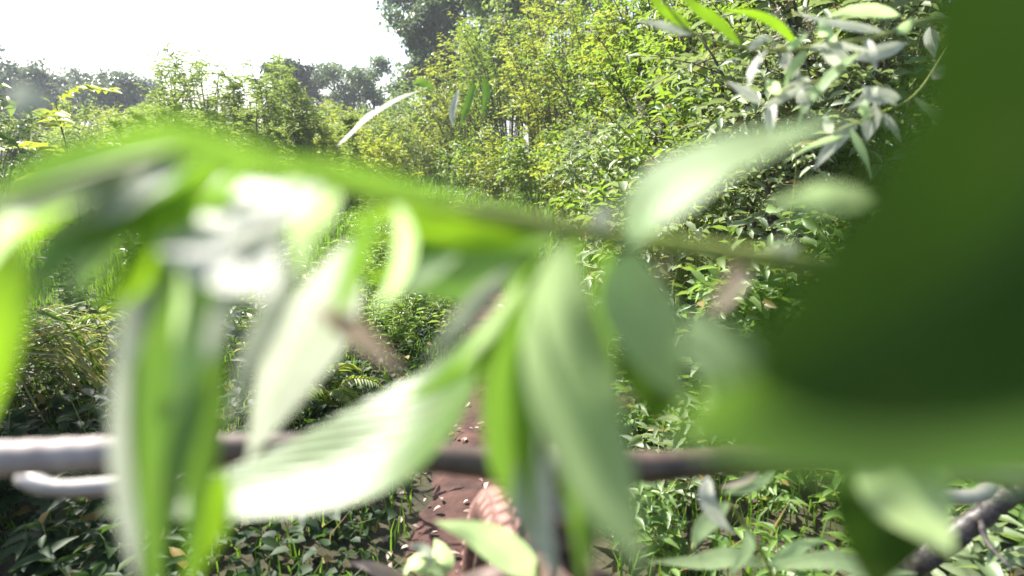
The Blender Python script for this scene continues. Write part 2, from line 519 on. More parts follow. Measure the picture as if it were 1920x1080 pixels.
def tall_herb(name, label, cat, x, y, h, mat, leaf=0.12, width=0.016, n=90, singles=40, group=None, sway=0.25):
    base = np.array([x, y, float(ground_z(x, y)) - 0.02])
    root = empty(name, base); tag(root, label, cat, group)
    bx, by = rng.normal(0, sway, 2)
    C = spline([base, base + np.array([bx * .2, by * .2, h * .55]), base + np.array([bx * .7, by * .7, h * .93]), base + np.array([bx * 1.2, by, h])], 14)
    st = Bag(); st.tube(C, np.linspace(0.007, 0.002, 14), 5)
    P, T, N, L = [], [], [], []
    Tg = unit(np.gradient(C, axis=0))
    for k in range(n):
        u = 0.2 + 0.8 * k / n; i = u * 13; i0 = min(int(i), 12)
        p = C[i0] + (C[i0 + 1] - C[i0]) * (i - i0); a = k * 2.4 + rng.normal(0, .3)
        o = np.array([math.cos(a), math.sin(a), 0.0])
        P.append(p); T.append(o + Tg[i0] * rng.uniform(0.1, 0.9)); N.append(np.array([0, 0, 1.0]) - o * .3 + rng.normal(0, .25, 3)); L.append(leaf * (1.2 - 0.6 * u) * rng.uniform(.7, 1.2))
        if u > 0.6 and k % 3 == 0:
            ln = leaf * rng.uniform(1.0, 2.2) * (1.5 - u)
            tp = p + unit(o + np.array([0, 0, .9])) * ln
            st.tube(np.array([p, tp]), [0.002, 0.001], 3)
            for q in range(6):
                v = (q + 1) / 6; a2 = rng.uniform(0, 6.28)
                P.append(p + (tp - p) * v); T.append(np.array([math.cos(a2), math.sin(a2), .5])); N.append(np.array([0, 0, 1.0]) + rng.normal(0, .4, 3)); L.append(leaf * .5 * rng.uniform(.6, 1.1))
    L = np.array(L)
    st.build('stem', M['stem_green'], root, base)
    put_leaves(root, base, P, T, N, L, np.maximum(width, L * .13) * rng.uniform(.8, 1.2, len(L)), 'lance', mat, singles, T_MID)
    return root


def tree(name, label, cat, x, y, h, crown_r, crown_lo, mat, limbs=11, leaf=0.16, dens=26, group=None, conic=False):
    base = np.array([x, y, float(ground_z(x, y)) - 0.05])
    root = empty(name, base); tag(root, label, cat, group)
    st = Bag()
    top = base + np.array([rng.normal(0, .2), rng.normal(0, .2), h * .92])
    tr = spline([base, base * .5 + top * .5 + rng.normal(0, .12, 3), top], 10)
    st.tube(tr, np.linspace(h * .028, h * .006, 10), 7)
    trunk = st.build('trunk', M['bark'], root, base)
    bb = Bag()
    P, N = [], []
    for k in range(limbs):
        u = crown_lo + (1 - crown_lo) * (k + rng.random() * .7) / limbs
        i = min(int(u * 9), 8); p = tr[i] + (tr[i + 1] - tr[i]) * (u * 9 - i)
        a = k * 2.39996 + rng.normal(0, .3)
        prof = (1 - (u - crown_lo) / (1 - crown_lo)) if conic else math.sqrt(max(0.05, 1 - ((u - (crown_lo + 1) / 2 + .08) / ((1 - crown_lo) / 2 + .1)) ** 2))
        ln = crown_r * max(.18, prof) * rng.uniform(.75, 1.15)
        d = np.array([math.cos(a), math.sin(a), -0.15 if conic else rng.uniform(.15, .75)])
        e = p + unit(d) * ln
        lc = spline([p, p * .5 + e * .5 + np.array([0, 0, .06 * ln]), e], 6)
        bb.tube(lc, np.linspace(h * .010, h * .002, 6), 4)
        for s in range(7):
            v = .3 + .7 * rng.random()
            q = lc[min(int(v * 5), 4)]
            d2 = unit(rng.normal(0, 1, 3) + unit(d) * .5 + np.array([0, 0, .25])); l2 = ln * rng.uniform(.22, .45)
            e2 = q + d2 * l2
            bb.tube(np.array([q, e2]), [h * .003, h * .001], 3)
            for c in range(4):
                cc = q + (e2 - q) * rng.uniform(.3, 1.1)
                n = dens
                P.append(cc + rng.normal(0, 1, (n, 3)) * np.array([.22, .22, .13]) * (0.5 + crown_r * .2))
                N.append(np.tile(unit(d2 * .4 + np.array([0, 0, .9])), (n, 1)) + rng.normal(0, .45, (n, 3)))
    bb.build('branches', M['bark'], root, base)
    P = np.vstack(P); N = np.vstack(N); n = len(P)
    T = rng.normal(0, 1, (n, 3)); T[:, 2] -= .5
    L = leaf * rng.uniform(.6, 1.3, n)
    bg = Bag(); bg.add(*cloud(P, T, N, L, L * (.3 if conic else .6), rng.random(n), T_FAR))
    bg.build('crown', M[mat], root, base, kind='stuff')
    return root


# far trees
tree('broadleaf_tree', 'tall dark blue green tree rising behind the hedge against the sky', 'tree', -3.0, 31, 12.0, 4.0, .08, 'tree_dark', 32, .22, 64)
tree('broadleaf_tree', 'lighter green tree crown over the hedge, sky gaps showing, right of the dark tree', 'tree', 1.0, 26, 10.5, 3.6, .12, 'herb', 24, .2, 44)
tree('broadleaf_tree', 'pale hazy round tree at far left, leftmost against the white sky', 'tree', -30.6, 40, 5.0, 3.8, .02, 'tree_veiled', 20, .24, 42, 'distant trees on the left skyline')
tree('broadleaf_tree', 'second hazy rounded tree at far left, right of the leftmost one', 'tree', -24.8, 40, 4.9, 3.6, .02, 'tree_veiled', 20, .24, 42, 'distant trees on the left skyline')
tree('conifer_tree', 'small dark pointed conifer on the skyline behind the tall herbs', 'tree', -14.3, 41, 6.3, 1.9, .08, 'conifer', 26, .22, 26, 'distant trees on the left skyline')
tree('broadleaf_tree', 'low dark rounded tree on the skyline just left of the hedge trees', 'tree', -11.6, 42, 5.8, 2.9, .12, 'tree_dark', 12, .2, 30, 'distant trees on the left skyline')
tree('broadleaf_tree', 'low dark tree on the skyline touching the tall hedge tree', 'tree', -8.6, 40, 5.6, 2.6, .12, 'tree_dark', 11, .2, 30, 'distant trees on the left skyline')

# the tall hedge on the right of the trail
HG = 'tall shrubs of the hedge along the right of the trail'
hedge = [
    (1.62, 2.6, .66, 2.6, 'hedge_pale', .085, 70, 'pale leaved hedge shrub nearest the bicycle on the right', 5),
    (2.35, 2.75, .85, 3.1, 'hedge', .085, 60, 'hedge shrub at the right edge behind the big dark leaf', 0),
    (1.75, 3.75, .80, 3.0, 'hedge', .09, 80, 'dense green hedge shrub second from the bicycle, small silvery leaves in front', 3),
    (2.05, 5.1, .90, 3.3, 'hedge', .095, 80, 'hedge shrub third from the bicycle with pale seed heads', 6),
    (1.95, 6.6, .95, 3.5, 'hedge', .10, 70, 'bright green hedge shrub fourth from the bicycle', 5),
    (2.0, 8.3, 1.0, 3.6, 'hedge_yellow', .11, 70, 'yellow green leafy hedge shrub in the middle of the hedge', 6),
    (1.75, 10.2, 1.05, 3.6, 'hedge', .11, 60, 'green hedge shrub just beyond the yellow green one', 3),
    (1.05, 12.4, 1.2, 4.4, 'hedge_yellow', .12, 60, 'sunlit yellow green hedge shrub where the hedge bends left', 2),
    (0.1, 15.0, 1.3, 4.7, 'hedge', .12, 50, 'hedge shrub past the bend, below the gap of blue sky', 2),
    (-1.0, 18.0, 1.4, 4.6, 'hedge_yellow', .13, 45, 'hedge shrub below the tall dark tree', 0),
    (-2.4, 21.5, 1.4, 3.5, 'hedge', .14, 40, 'farthest but one hedge shrub, below the left side of the dark tree', 0),
    (-4.2, 25.0, 1.5, 3.2, 'hedge', .15, 30, 'farthest shrub at the left end of the hedge', 0),
]
for q, (x, y, r, h, mat, lf, sg, lab, sd) in enumerate(hedge):
    big = y > 9
    shrub('hedge_shrub', lab, 'shrub', x - .18, y, r, h, mat, lf * (1.0, .85, 1.15, .95, 1.2)[q % 5], (.34, .5, .26, .42, .3)[q % 5], 34 if not big else 38, 15, 9 if not big else 8, sg, HG,
          T_MID if not big else T_FAR, 0.0, (-0.06, -0.02), seeds=sd + 2, twl=.4 if not big else .5, kind='oval' if q % 5 in (1, 3) else 'lance')
HB = 'shrubs of the back row of the hedge'
for (x, y, r, h, mat, lab) in [(3.6, 3.6, 1.1, 3.6, 'hedge', 'back row shrub behind the hedge at the far right edge'),
                          (3.5, 5.8, 1.2, 4.2, 'hedge', 'back row shrub showing over the third hedge shrub from the bicycle'),
                          (3.5, 8.2, 1.2, 4.5, 'hedge', 'back row shrub showing over the fourth hedge shrub'),
                          (3.0, 11.0, 1.5, 5.4, 'hedge_yellow', 'tall back row shrub over the yellow green middle of the hedge'),
                          (2.3, 14.2, 1.6, 6.2, 'hedge', 'tall back row shrub over the bend of the hedge'),
                          (1.1, 18.0, 1.8, 6.6, 'hedge_yellow', 'farthest shrub of the back row under the lighter green tree')]:
    shrub('hedge_shrub', lab, 'shrub', x, y, r, h, mat, .13, .42, 36, 11, 8, 25, HB, T_FAR, .15, (-.03, 0), twl=.5)

SK = 'low bushes at the foot of the hedge'
for (x, y, r, h, mat, lab) in [(1.25, 2.0, .34, .75, 'weed', 'low bush at the foot of the hedge nearest the bicycle'),
                          (1.05, 2.75, .34, .8, 'hedge_pale', 'low pale bush at the hedge foot, second from the bicycle'),
                          (1.15, 3.5, .4, .95, 'hedge', 'low bush at the hedge foot, third from the bicycle'),
                          (1.2, 4.4, .42, 1.1, 'hedge_pale', 'low pale flowering bush at the hedge foot, fourth from the bicycle'),
                          (1.25, 5.4, .45, 1.1, 'hedge', 'low green bush at the hedge foot below the tall green shrub'),
                          (1.3, 6.5, .5, 1.2, 'hedge_pale', 'low pale bush at the hedge foot halfway along'),
                          (1.25, 7.7, .5, 1.2, 'hedge', 'low bush at the hedge foot just past the pale one'),
                          (1.15, 9.0, .55, 1.2, 'hedge_yellow', 'low yellow green bush at the hedge foot before the bend'),
                          (.75, 10.6, .6, 1.2, 'hedge', 'low bush at the hedge foot at the bend'),
                          (.1, 12.4, .65, 1.3, 'hedge_yellow', 'low yellow green bush at the hedge foot past the bend'),
                          (-.9, 14.8, .7, 1.3, 'hedge', 'low bush at the hedge foot near its far end'),
                          (-2.1, 17.8, .8, 1.4, 'hedge_yellow', 'farthest low bush at the hedge foot')]:
    shrub('low_bush', lab, 'bush', x - .30 * min(1, y / 3.0), y, r * 1.1, h * 1.25, mat, .075 + .003 * y, .4, 20, 9, 8, 60 if y < 6 else 30, SK, T_MID if y < 6 else T_FAR, 0.0, seeds=4 if mat == 'hedge_pale' else 0, stem_mat='stem_green', twl=.26 + .012 * y)

# tall herbs, bushes and saplings on the left
shrub('leafy_bush', 'dark bluish green bush at the left edge below the far trees', 'bush', -8.2, 9.6, 1.2, 1.95, 'dark_weed', .10, .4, 30, 8, 8, 40, None, T_FAR, .1)
shrub('leafy_bush', 'green bush right of the dark bush at the left edge', 'bush', -6.4, 10.5, 1.0, 1.7, 'herb', .10, .3, 26, 8, 8, 40, None, T_FAR, .1)
BL = 'herb clumps across the sunny meadow'
clumps = [(-9.5, 13, 1.5, 1.9, 'herb', 'pale green herb clump left of the tall herbs, under the far left trees'),
          (-5.2, 12.0, 1.2, 1.75, 'herb', 'pale herb clump at the foot of the tall herbs'),
          (-3.9, 12.8, 1.1, 1.75, 'hedge_yellow', 'yellow green herb clump right of the tall herbs'),
          (-4.6, 16.5, 1.5, 2.0, 'herb', 'herb clump under the small dark conifer'),
          (-3.4, 17.5, 1.3, 1.9, 'hedge_yellow', 'yellowing herb clump with yellow flowers under the low dark tree'),
          (-7.6, 16.0, 1.6, 2.1, 'herb', 'tall pale herb clump behind the tall herbs'),
          (-11.5, 17.0, 1.8, 2.2, 'hedge_yellow', 'herb clump behind the bush at far left'),
          (-5.4, 21.0, 1.8, 2.3, 'hedge_yellow', 'far herb clump at the left end of the hedge'),
          (-6.9, 12.6, 1.3, 1.8, 'hedge_yellow', 'yellow green herb clump left of the tall herbs'),
          (-3.0, 14.2, 1.2, 1.7, 'herb', 'pale herb clump before the yellow flowering one'),
          (-2.6, 11.0, .9, 1.3, 'hedge_yellow', 'low yellowing herb clump nearest the grassy track'),
          (-13.5, 22.0, 2.2, 2.7, 'herb', 'distant herb clump under the far left trees'),
          (-9.5, 22.0, 2.2, 2.7, 'herb', 'distant herb clump left of the small conifer'),
          (-7.6, 25.0, 2.2, 2.8, 'hedge_yellow', 'distant herb clump below the low dark skyline tree')]
for (x, y, r, h, mat, lab) in clumps:
    shrub('herb_clump', lab, 'herb', x, y, r, h * 1.08, mat, .10 + .002 * y, .3, 44, 10, 8, 30, BL, T_FAR, .05, seeds=14 if 'flowers' in lab else 0, seed_mat='yellow', stem_mat='stem_green')
TH = 'tall herbs against the sky'
spires = [(-5.95, 11.0, 2.3, 'leftmost of the tall feathery herbs against the white sky'),
          (-5.65, 10.7, 2.45, 'tall feathery herb, second from the left'),
          (-5.4, 11.3, 2.6, 'tall feathery herb, third from the left'),
          (-5.1, 10.6, 2.4, 'tall feathery herb, fourth from the left'),
          (-4.85, 11.1, 2.5, 'tall feathery herb, fifth from the left'),
          (-4.55, 11.0, 2.85, 'tallest feathery herb with its tip against the sky'),
          (-4.3, 11.4, 2.6, 'feathery herb just right of the tallest'),
          (-4.05, 10.8, 2.3, 'second feathery herb right of the tallest'),
          (-3.7, 11.2, 2.25, 'shorter feathery herb right of the tall group'),
          (-3.35, 10.9, 2.05, 'rightmost short feathery herb')]
for (x, y, h, lab) in spires:
    shrub('tall_herb', lab, 'herb', x, y, rng.uniform(.34, .55), h * 1.2, 'herb', .12, .2, 9, 12, 9, 60, TH, T_MID, .08, tuple(rng.normal(0, .06, 2)), stem_mat='stem_green', twl=.34)
for j in range(16):   # more spires in the mass below
    x = rng.uniform(-6.2, -2.3); y = rng.uniform(8.8, 10.5)
    tall_herb('tall_herb', 'knee to chest high green herb in the sunny mass below the tall herbs', 'herb', x, y, rng.uniform(1.25, 1.6), 'herb', .17, .02, 80, 20, 'herbs massed below the tall herbs')


def sapling(name, label, cat, x, y, h, mat, n=7):
    base = np.array([x, y, float(ground_z(x, y)) - .02]); root = empty(name, base); tag(root, label, cat)
    st = Bag(); top = base + np.array([.05, 0, h])
    C = spline([base, base * .5 + top * .5 + np.array([.05, .03, 0]), top], 8); st.tube(C, np.linspace(.009, .003, 8), 5)
    P, T, N, L = [], [], [], []
    for k in range(n):
        u = .5 + .5 * k / (n - 1); p = C[min(int(u * 7), 7)]
        a = k * 2.2 + .4; d = np.array([math.cos(a), math.sin(a), .45]); ln = rng.uniform(.28, .42)
        R_ = spline([p, p + d * ln * .5 + np.array([0, 0, .03]), p + d * ln + np.array([0, 0, -.06])], 8)
        st.tube(R_, np.linspace(.003, .001, 8), 3)
        sd = unit(np.cross(d, [0, 0, 1]))
        for q in range(1, 8):
            for s in (-1, 1):
                P.append(R_[q]); T.append(sd * s + unit(d) * .5 + np.array([0, 0, -.15])); N.append(np.array([0, 0, 1.]) + rng.normal(0, .25, 3)); L.append(rng.uniform(.09, .13))
        P.append(R_[7]); T.append(d); N.append(np.array([0, 0, 1.])); L.append(.11)
    L = np.array(L)
    st.build('stem', M['bark'], root, base)
    put_leaves(root, base, P, T, N, L, L * .42, 'oval', mat, 300, T_MID)


sapling('ash_sapling', 'sapling with large bright yellow green leaflets at upper left', 'sapling', -3.05, 4.2, 1.36, 'hedge_yellow')
sapling('ash_sapling', 'smaller sapling with yellow green leaflets at the left edge', 'sapling', -4.3, 4.9, 1.1, 'hedge_yellow', 5)


# ------------------------------------------------------------------ low plants
def weed(name, label, cat, x, y, h, mat, leaf=.07, aspect=.36, stems=4, pairs=6, singles=60, group=None, spread=.12, kind='lance', template=T_MID):
    base = np.array([x, y, float(ground_z(x, y)) - .01]); root = empty(name, base); tag(root, label, cat, group)
    st = Bag(); P, T, N, L = [], [], [], []
    for s in range(stems):
        a = rng.uniform(0, 6.28); hh = h * rng.uniform(.65, 1.05)
        e = base + np.array([math.cos(a) * spread * rng.random() * 1.6, math.sin(a) * spread * rng.random() * 1.6, hh])
        C = spline([base + rng.normal(0, .01, 3) * [1, 1, 0], base * .5 + e * .5 + rng.normal(0, .015, 3), e], 7)
        st.tube(C, np.linspace(.003, .0012, 7), 4)
        Tg = unit(np.gradient(C, axis=0)); ph = rng.uniform(0, 6.28)
        for q in range(pairs):
            u = .2 + .8 * (q + 1) / pairs; i = min(int(u * 6), 6); p = C[i] if u >= 1 else C[i] + (C[min(i + 1, 6)] - C[i]) * (u * 6 - i)
            for sgn in (0, math.pi):
                b = ph + q * 1.57 + sgn + rng.normal(0, .25); o = np.array([math.cos(b), math.sin(b), 0.])
                P.append(p); T.append(o + Tg[i] * rng.uniform(.0, .7)); N.append(np.array([0, 0, 1.]) - o * .15 + rng.normal(0, .28, 3)); L.append(leaf * rng.uniform(.65, 1.2) * (1.15 - .4 * u))
    L = np.array(L)
    st.build('stems', M['stem_green'], root, base)
    put_leaves(root, base, P, T, N, L, L * aspect * rng.uniform(.85, 1.2, len(L)), kind, mat, singles, template)
    return root


def fern(name, label, x, y, size, mat='fern', fronds=6, face=None):
    base = np.array([x, y, float(ground_z(x, y))]); root = empty(name, base); tag(root, label, 'fern')
    me_ = None
    for f in range(fronds):
        a = (f + rng.random() * .6) * 6.283 / fronds
        d = np.array([math.cos(a), math.sin(a), 0]); ln = size * rng.uniform(.8, 1.2)
        C = spline([base, base + d * ln * .35 + np.array([0, 0, ln * .55]), base + d * ln * .8 + np.array([0, 0, ln * .55]), base + d * ln * 1.1 + np.array([0, 0, ln * .3])], 26)
        bg = Bag(); bg.tube(C, np.linspace(.0022, .0007, 26), 3)
        Tg = unit(np.gradient(C, axis=0)); n = 24
        sd = unit(np.cross(Tg, [0, 0, 1])); up = np.cross(sd, Tg)
        P, T, N, L = [], [], [], []
        for k in range(2, 26):
            u = k / 25
            for s in (-1, 1):
                P.append(C[k]); T.append(sd[k] * s + Tg[k] * .45 - up[k] * .1); N.append(up[k] + rng.normal(0, .12, 3)); L.append(ln * .24 * math.sin(math.pi * min(1, .12 + u * .88)) ** .8 * rng.uniform(.85, 1.1) + .006)
        L = np.array(L)
        bg.add(*cloud(np.array(P), np.array(T), np.array(N), L, L * .24, rng.random(len(L)), T_MID))
        bg.build('frond', M[mat], root, base)


fern('fern', 'sunlit yellow green fern left of the trail behind the silver leaf', -1.28, 2.95, .36, fronds=7)
fern('fern', 'small bright fern beside the trail, right of the larger fern', -.74, 2.28, .24, fronds=6)
fern('fern', 'fern in half shade at the left, behind the bent grass', -1.95, 3.1, .34, fronds=6)
weed('bushy_weed', 'fine leaved bright green bushy weed at the left edge of the trail', 'weed', -.62, 2.95, .48, 'weed', .05, .2, 16, 12, 250, None, .22)
weed('bushy_weed', 'fine leaved bushy weed farther along the left edge of the trail', 'weed', -.75, 3.9, .45, 'weed', .05, .2, 14, 12, 100, None, .22)
LG = 'leafy weeds in the shade left of the trail'
left_weeds = [(-2.65, 3.55, .62, 'dark_weed', 'dark leafy weed in shade near the left edge, above the bent grass'),
              (-2.1, 3.9, .6, 'dark_weed', 'dark leafy weed in shade right of the one at the left edge'),
              (-2.9, 4.6, .75, 'weed', 'tall lit weed behind the dark weeds at the left edge'),
              (-1.6, 3.6, .5, 'dark_weed', 'dark leafy weed behind the sunlit fern'),
              (-1.15, 3.6, .5, 'weed', 'green leafy weed behind the bushy weed'),
              (-1.0, 2.5, .72, 'weed', 'green leafy weed between the two sunlit ferns'),
              (-.82, 2.05, .72, 'dark_weed', 'dark weed overhanging the left edge of the trail'),
              (-1.25, 2.05, .72, 'dark_weed', 'dark weed under the big silver leaf'),
              (-1.05, 1.6, .42, 'dark_weed', 'dark weed in the shade at lower left'),
              (-1.45, 1.55, .35, 'dark_weed', 'low dark weed in the lower left corner'),
              (-.88, 1.2, .22, 'dark_weed', 'low dark weed at the bottom edge left of the trail'),
              (-1.1, 1.25, .25, 'dark_weed', 'low dark weed at the bottom edge near the lower left corner')]
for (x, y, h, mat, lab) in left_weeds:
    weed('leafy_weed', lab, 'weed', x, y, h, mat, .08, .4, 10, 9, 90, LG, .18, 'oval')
# tall bush added just outside the left edge to shade the lower left
shrub('leafy_bush', 'added tall leafy bush outside the left edge, shading the ground beside the trail', 'bush', -2.68, 2.25, .58, 2.5, 'weed', .095, .45, 40, 13, 9, 60, None, T_MID, .05)
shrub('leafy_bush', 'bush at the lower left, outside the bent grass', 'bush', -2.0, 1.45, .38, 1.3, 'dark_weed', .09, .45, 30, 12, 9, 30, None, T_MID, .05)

# bent straw coloured grass, blades as parts
base = at(235, 690, 2.6); base = np.array([base[0], base[1], float(ground_z(base[0], base[1]))])
root = empty('grass_tussock', base)
tag(root, 'tussock of bent straw coloured grass sweeping down to the left edge', 'grass')
for b in range(110):
    L0 = rng.uniform(.45, .95)
    s = base + np.array([rng.normal(0, .13), rng.normal(0, .10), .0])
    lean = np.array([-1.0 + rng.normal(0, .22), -.25 + rng.normal(0, .22), 0])
    hh = rng.uniform(.18, .42)
    C = spline([s, s + lean * L0 * .25 + np.array([0, 0, hh]), s + lean * L0 * .65 + np.array([0, 0, hh * .85]), s + lean * L0 + np.array([0, 0, hh * rng.uniform(-.05, .35)])], 8)
    Tg = unit(np.gradient(C, axis=0)); sd = unit(np.cross(Tg, np.array([0, 0, 1.]) + rng.normal(0, .4, 3)))
    w = rng.uniform(.003, .0065) * np.array([.6, .9, 1, 1, .9, .7, .4, .05])
    nn = np.cross(sd, Tg)
    V = np.stack([C - sd * w[:, None] + nn * w[:, None] * .3, C, C + sd * w[:, None] + nn * w[:, None] * .3], 1).reshape(-1, 3) - base
    F = []
    for i in range(7):
        a = 3 * i
        F += [(a, a + 1, a + 4), (a, a + 4, a + 3), (a + 1, a + 2, a + 5), (a + 1, a + 5, a + 4)]
    mesh_obj('blade', tri_mesh('blade', V, F, M['straw'] if rng.random() < .7 else M['grass'], np.full(len(V), rng.random())), root)

# weeds on the sunny right verge
WG = 'leafy weeds massed along the right edge of the trail'
spots = []
tries = 0
while len(spots) < 78 and tries < 4000:
    tries += 1
    y = rng.uniform(.95, 3.6); x = rng.uniform(.1, .95 + .35 * y)
    if all((x - a) ** 2 + (y - b) ** 2 > .13 ** 2 for a, b in spots) and x > (.2 + .02 * y if y < 2.6 else .08): spots.append((x, y))
for (x, y) in spots:
    pale = rng.random() > .75
    zone = 'at the bottom edge, right of the tyre' if y < 1.5 else 'along the right edge of the dirt trail' if x < .55 else 'at the foot of the hedge right of the trail' if x > 1.15 else 'between the trail and the hedge'
    weed('leafy_weed', ('pale grey green' if pale else 'bright green') + ' low leafy weed ' + zone, 'weed', x, y, rng.uniform(.16, .36), 'hedge_pale' if pale else 'weed',
         rng.uniform(.06, .10), .34, 5, 6, 45, WG, .12)
SG = 'low weeds scattered along the left verge farther up the trail'
for k in range(42):
    y = rng.uniform(3.2, 9); x = float(trail_x(y)) - .22 - abs(rng.normal(0, .9))
    lush = rng.random() < .6
    zone = 'close to the trail edge' if x > float(trail_x(y)) - .7 else 'well left of the trail'
    weed('leafy_weed', ('lush green' if lush else 'pale yellowish green') + ' weed in the meadow grass ' + zone + (', beyond the dirt' if y > 5.5 else ', beside the dirt'), 'weed', x, y, rng.uniform(.3, .7), 'weed' if lush else 'herb', .075, .28, 6, 8, 25, SG, .16)


# ground cover and grass (nobody could count it)
def grass_field(name, label, n, xr, yr, hr, wid, mat, keep, kinds='grass'):
    x = rng.uniform(*xr, n); y = rng.uniform(*yr, n)
    ok = keep(x, y); x, y = x[ok], y[ok]; n = len(x)
    P = np.stack([x, y, ground_z(x, y) - .01], 1)
    h = rng.uniform(*hr, n) * (.75 + .35 * np.sin(x * 1.9 + 1) * np.sin(y * 1.4))
    a = rng.uniform(0, 6.28, n); lean = rng.uniform(.15, .7, n)[:, None]
    D = np.stack([np.cos(a), np.sin(a), np.zeros(n)], 1)
    S = np.stack([-np.sin(a), np.cos(a), np.zeros(n)], 1) * (wid * rng.uniform(.6, 1.3, n))[:, None]
    U = np.array([0, 0, 1.])
    p1 = P + D * (h[:, None] * lean * .25) + U * (h[:, None] * .6)
    p2 = P + D * (h[:, None] * lean) + U * (h[:, None] * (1 - .35 * lean))
    V = np.stack([P - S, P + S, p1 - S * .75, p1 + S * .75, p2], 1).reshape(-1, 3)
    f = np.array([(0, 1, 3), (0, 3, 2), (2, 3, 4)])
    F = (f[None] + (np.arange(n) * 5)[:, None, None]).reshape(-1, 3)
    o = mesh_obj(name, tri_mesh(name, V, F, M[mat], np.repeat(rng.random(n), 5)))
    tag(o, label, kinds, kind='stuff')


def off_trail(x, y): return np.abs(x - trail_x(y)) > .27 + .05 * np.sin(y * 3)


grass_field('meadow_grass', 'sunlit green grass covering the meadow and the far trail', 60000, (-9, 3), (5.0, 14), (.14, .34), .006, 'grass',
            lambda x, y: (x > -.9 * y) & (off_trail(x, y) | (y > 5.2)))
grass_field('far_meadow_grass', 'distant green meadow grass', 60000, (-24, 3), (14, 42), (.25, .5), .014, 'grass', lambda x, y: (x > -.9 * y))
grass_field('verge_grass', 'fine grass along both verges of the dirt trail', 90000, (-5.2, 3.0), (.7, 6.5), (.07, .24), .0032, 'grass',
            lambda x, y: (np.abs(x - trail_x(y)) > .25 - .12 * np.clip(y - 3, 0, 2)) & (rng.random(len(x)) < np.where((x < 0) & (x > -2.4) & (y < 3), .35, np.where((x > 0) & (y < 3.5), .4, 1.0))))
n = 9000
x = rng.uniform(-2.6, -.3, n); y = rng.uniform(.8, 4.5, n)
ok = (x < trail_x(y) - .33); x, y = x[ok], y[ok]; n = len(x)
L = rng.uniform(.025, .06, n)
P = np.stack([x, y, ground_z(x, y) + rng.uniform(.01, .11, n)], 1)
V, F, tt = cloud(P, rng.normal(0, 1, (n, 3)) * [1, 1, .3], np.array([0, 0, 1.]) + rng.normal(0, .45, (n, 3)), L, L * .75, rng.random(n), T_MID)
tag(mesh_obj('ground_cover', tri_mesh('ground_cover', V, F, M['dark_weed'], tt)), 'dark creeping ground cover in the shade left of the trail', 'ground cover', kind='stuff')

# fallen leaves lying on the trail
for k in range(90):
    y = rng.uniform(1.3, 2.6); x = float(trail_x(y)) + rng.uniform(-.3, .22)
    o = mesh_obj('fallen_leaf', shared_leaf('oval', 'dry'))
    L0 = rng.uniform(.014, .034)
    o.location = (x, y, float(ground_z(x, y)) + .026); o.scale = (L0, L0 * .6, L0)
    o.rotation_euler = (rng.normal(0, .25), rng.normal(0, .25), rng.uniform(0, 6.28))
    tag(o, 'small pale dry leaf lying on the brown dirt trail', 'leaf', 'dry leaves scattered on the dirt trail')

# dark stick in the lower right corner
bg = Bag()
C = spline([at(1760, 1030, 1.0), at(1830, 975, .98), at(1900, 925, .97), at(2040, 850, 1.0), at(2300, 760, 1.1)], 30)
C += rng.normal(0, .0015, C.shape)
bg.tube(C, np.linspace(.0185, .0155, 30) + .0008 * np.sin(np.arange(30) * .5), 9)
root = empty('dead_branch', C[0]); tag(root, 'dark dead branch slanting up through the weeds at lower right corner', 'branch')
bg.build('limb', M['wet_bark'], root, C[0])
gx_ = C[-1]
bg = Bag(); lowp = C[0] + np.array([-.12, .22, 0]); lowp[2] = float(ground_z(lowp[0], lowp[1]))
bg.tube(spline([C[0] + (C[0] - C[1]) * .02, C[0] * .5 + lowp * .5 + np.array([0, 0, -.03]), lowp], 12), np.linspace(.019, .010, 12), 8)
bg.build('lower_limb', M['wet_bark'], root, C[0])
for i in (8, 15, 22):
    bg = Bag(); d = unit(rng.normal(0, 1, 3) + np.array([0, 0, .6]))
    bg.tube(spline([C[i], C[i] + d * .07, C[i] + d * .15 + np.array([.03, 0, 0])], 7), np.linspace(.006, .002, 7), 5)
    bg.build('twig', M['wet_bark'], root, C[0])

# ------------------------------------------------------------------ the bicycle
bike = empty('bicycle', (0, 0, 0))
tag(bike, 'muddy bicycle seen from the saddle, bar across the view above the front tyre', 'bicycle')
WC = np.array([0, .60, .345]); TR = .345 - .030; TW = .028


def torus(bagx, center, R0, r0, nu=96, nv=16, sx=1.0):
    u = np.linspace(0, 2 * math.pi, nu, endpoint=False); v = np.linspace(0, 2 * math.pi, nv, endpoint=False)
    U, Vv = np.meshgrid(u, v, indexing='ij')
    V = np.stack([np.sin(Vv) * r0 * sx, (R0 + np.cos(Vv) * r0) * np.cos(U), (R0 + np.cos(Vv) * r0) * np.sin(U)], -1).reshape(-1, 3) + center
    F = []
    for i in range(nu):
        for j in range(nv):
            a = i * nv + j; b = ((i + 1) % nu) * nv + j; c = ((i + 1) % nu) * nv + (j + 1) % nv; d = i * nv + (j + 1) % nv
            F += [(a, b, c), (a, c, d)]
    bagx.add(V, F)


# the steered assembly turns a little to the left about the steering axis, and the bike leans a little
steer = empty('front_assembly', (0, 0, 0))
b = Bag(); torus(b, WC, TR, TW); tyre = b.build('tyre', M['mud_dark'], bike)
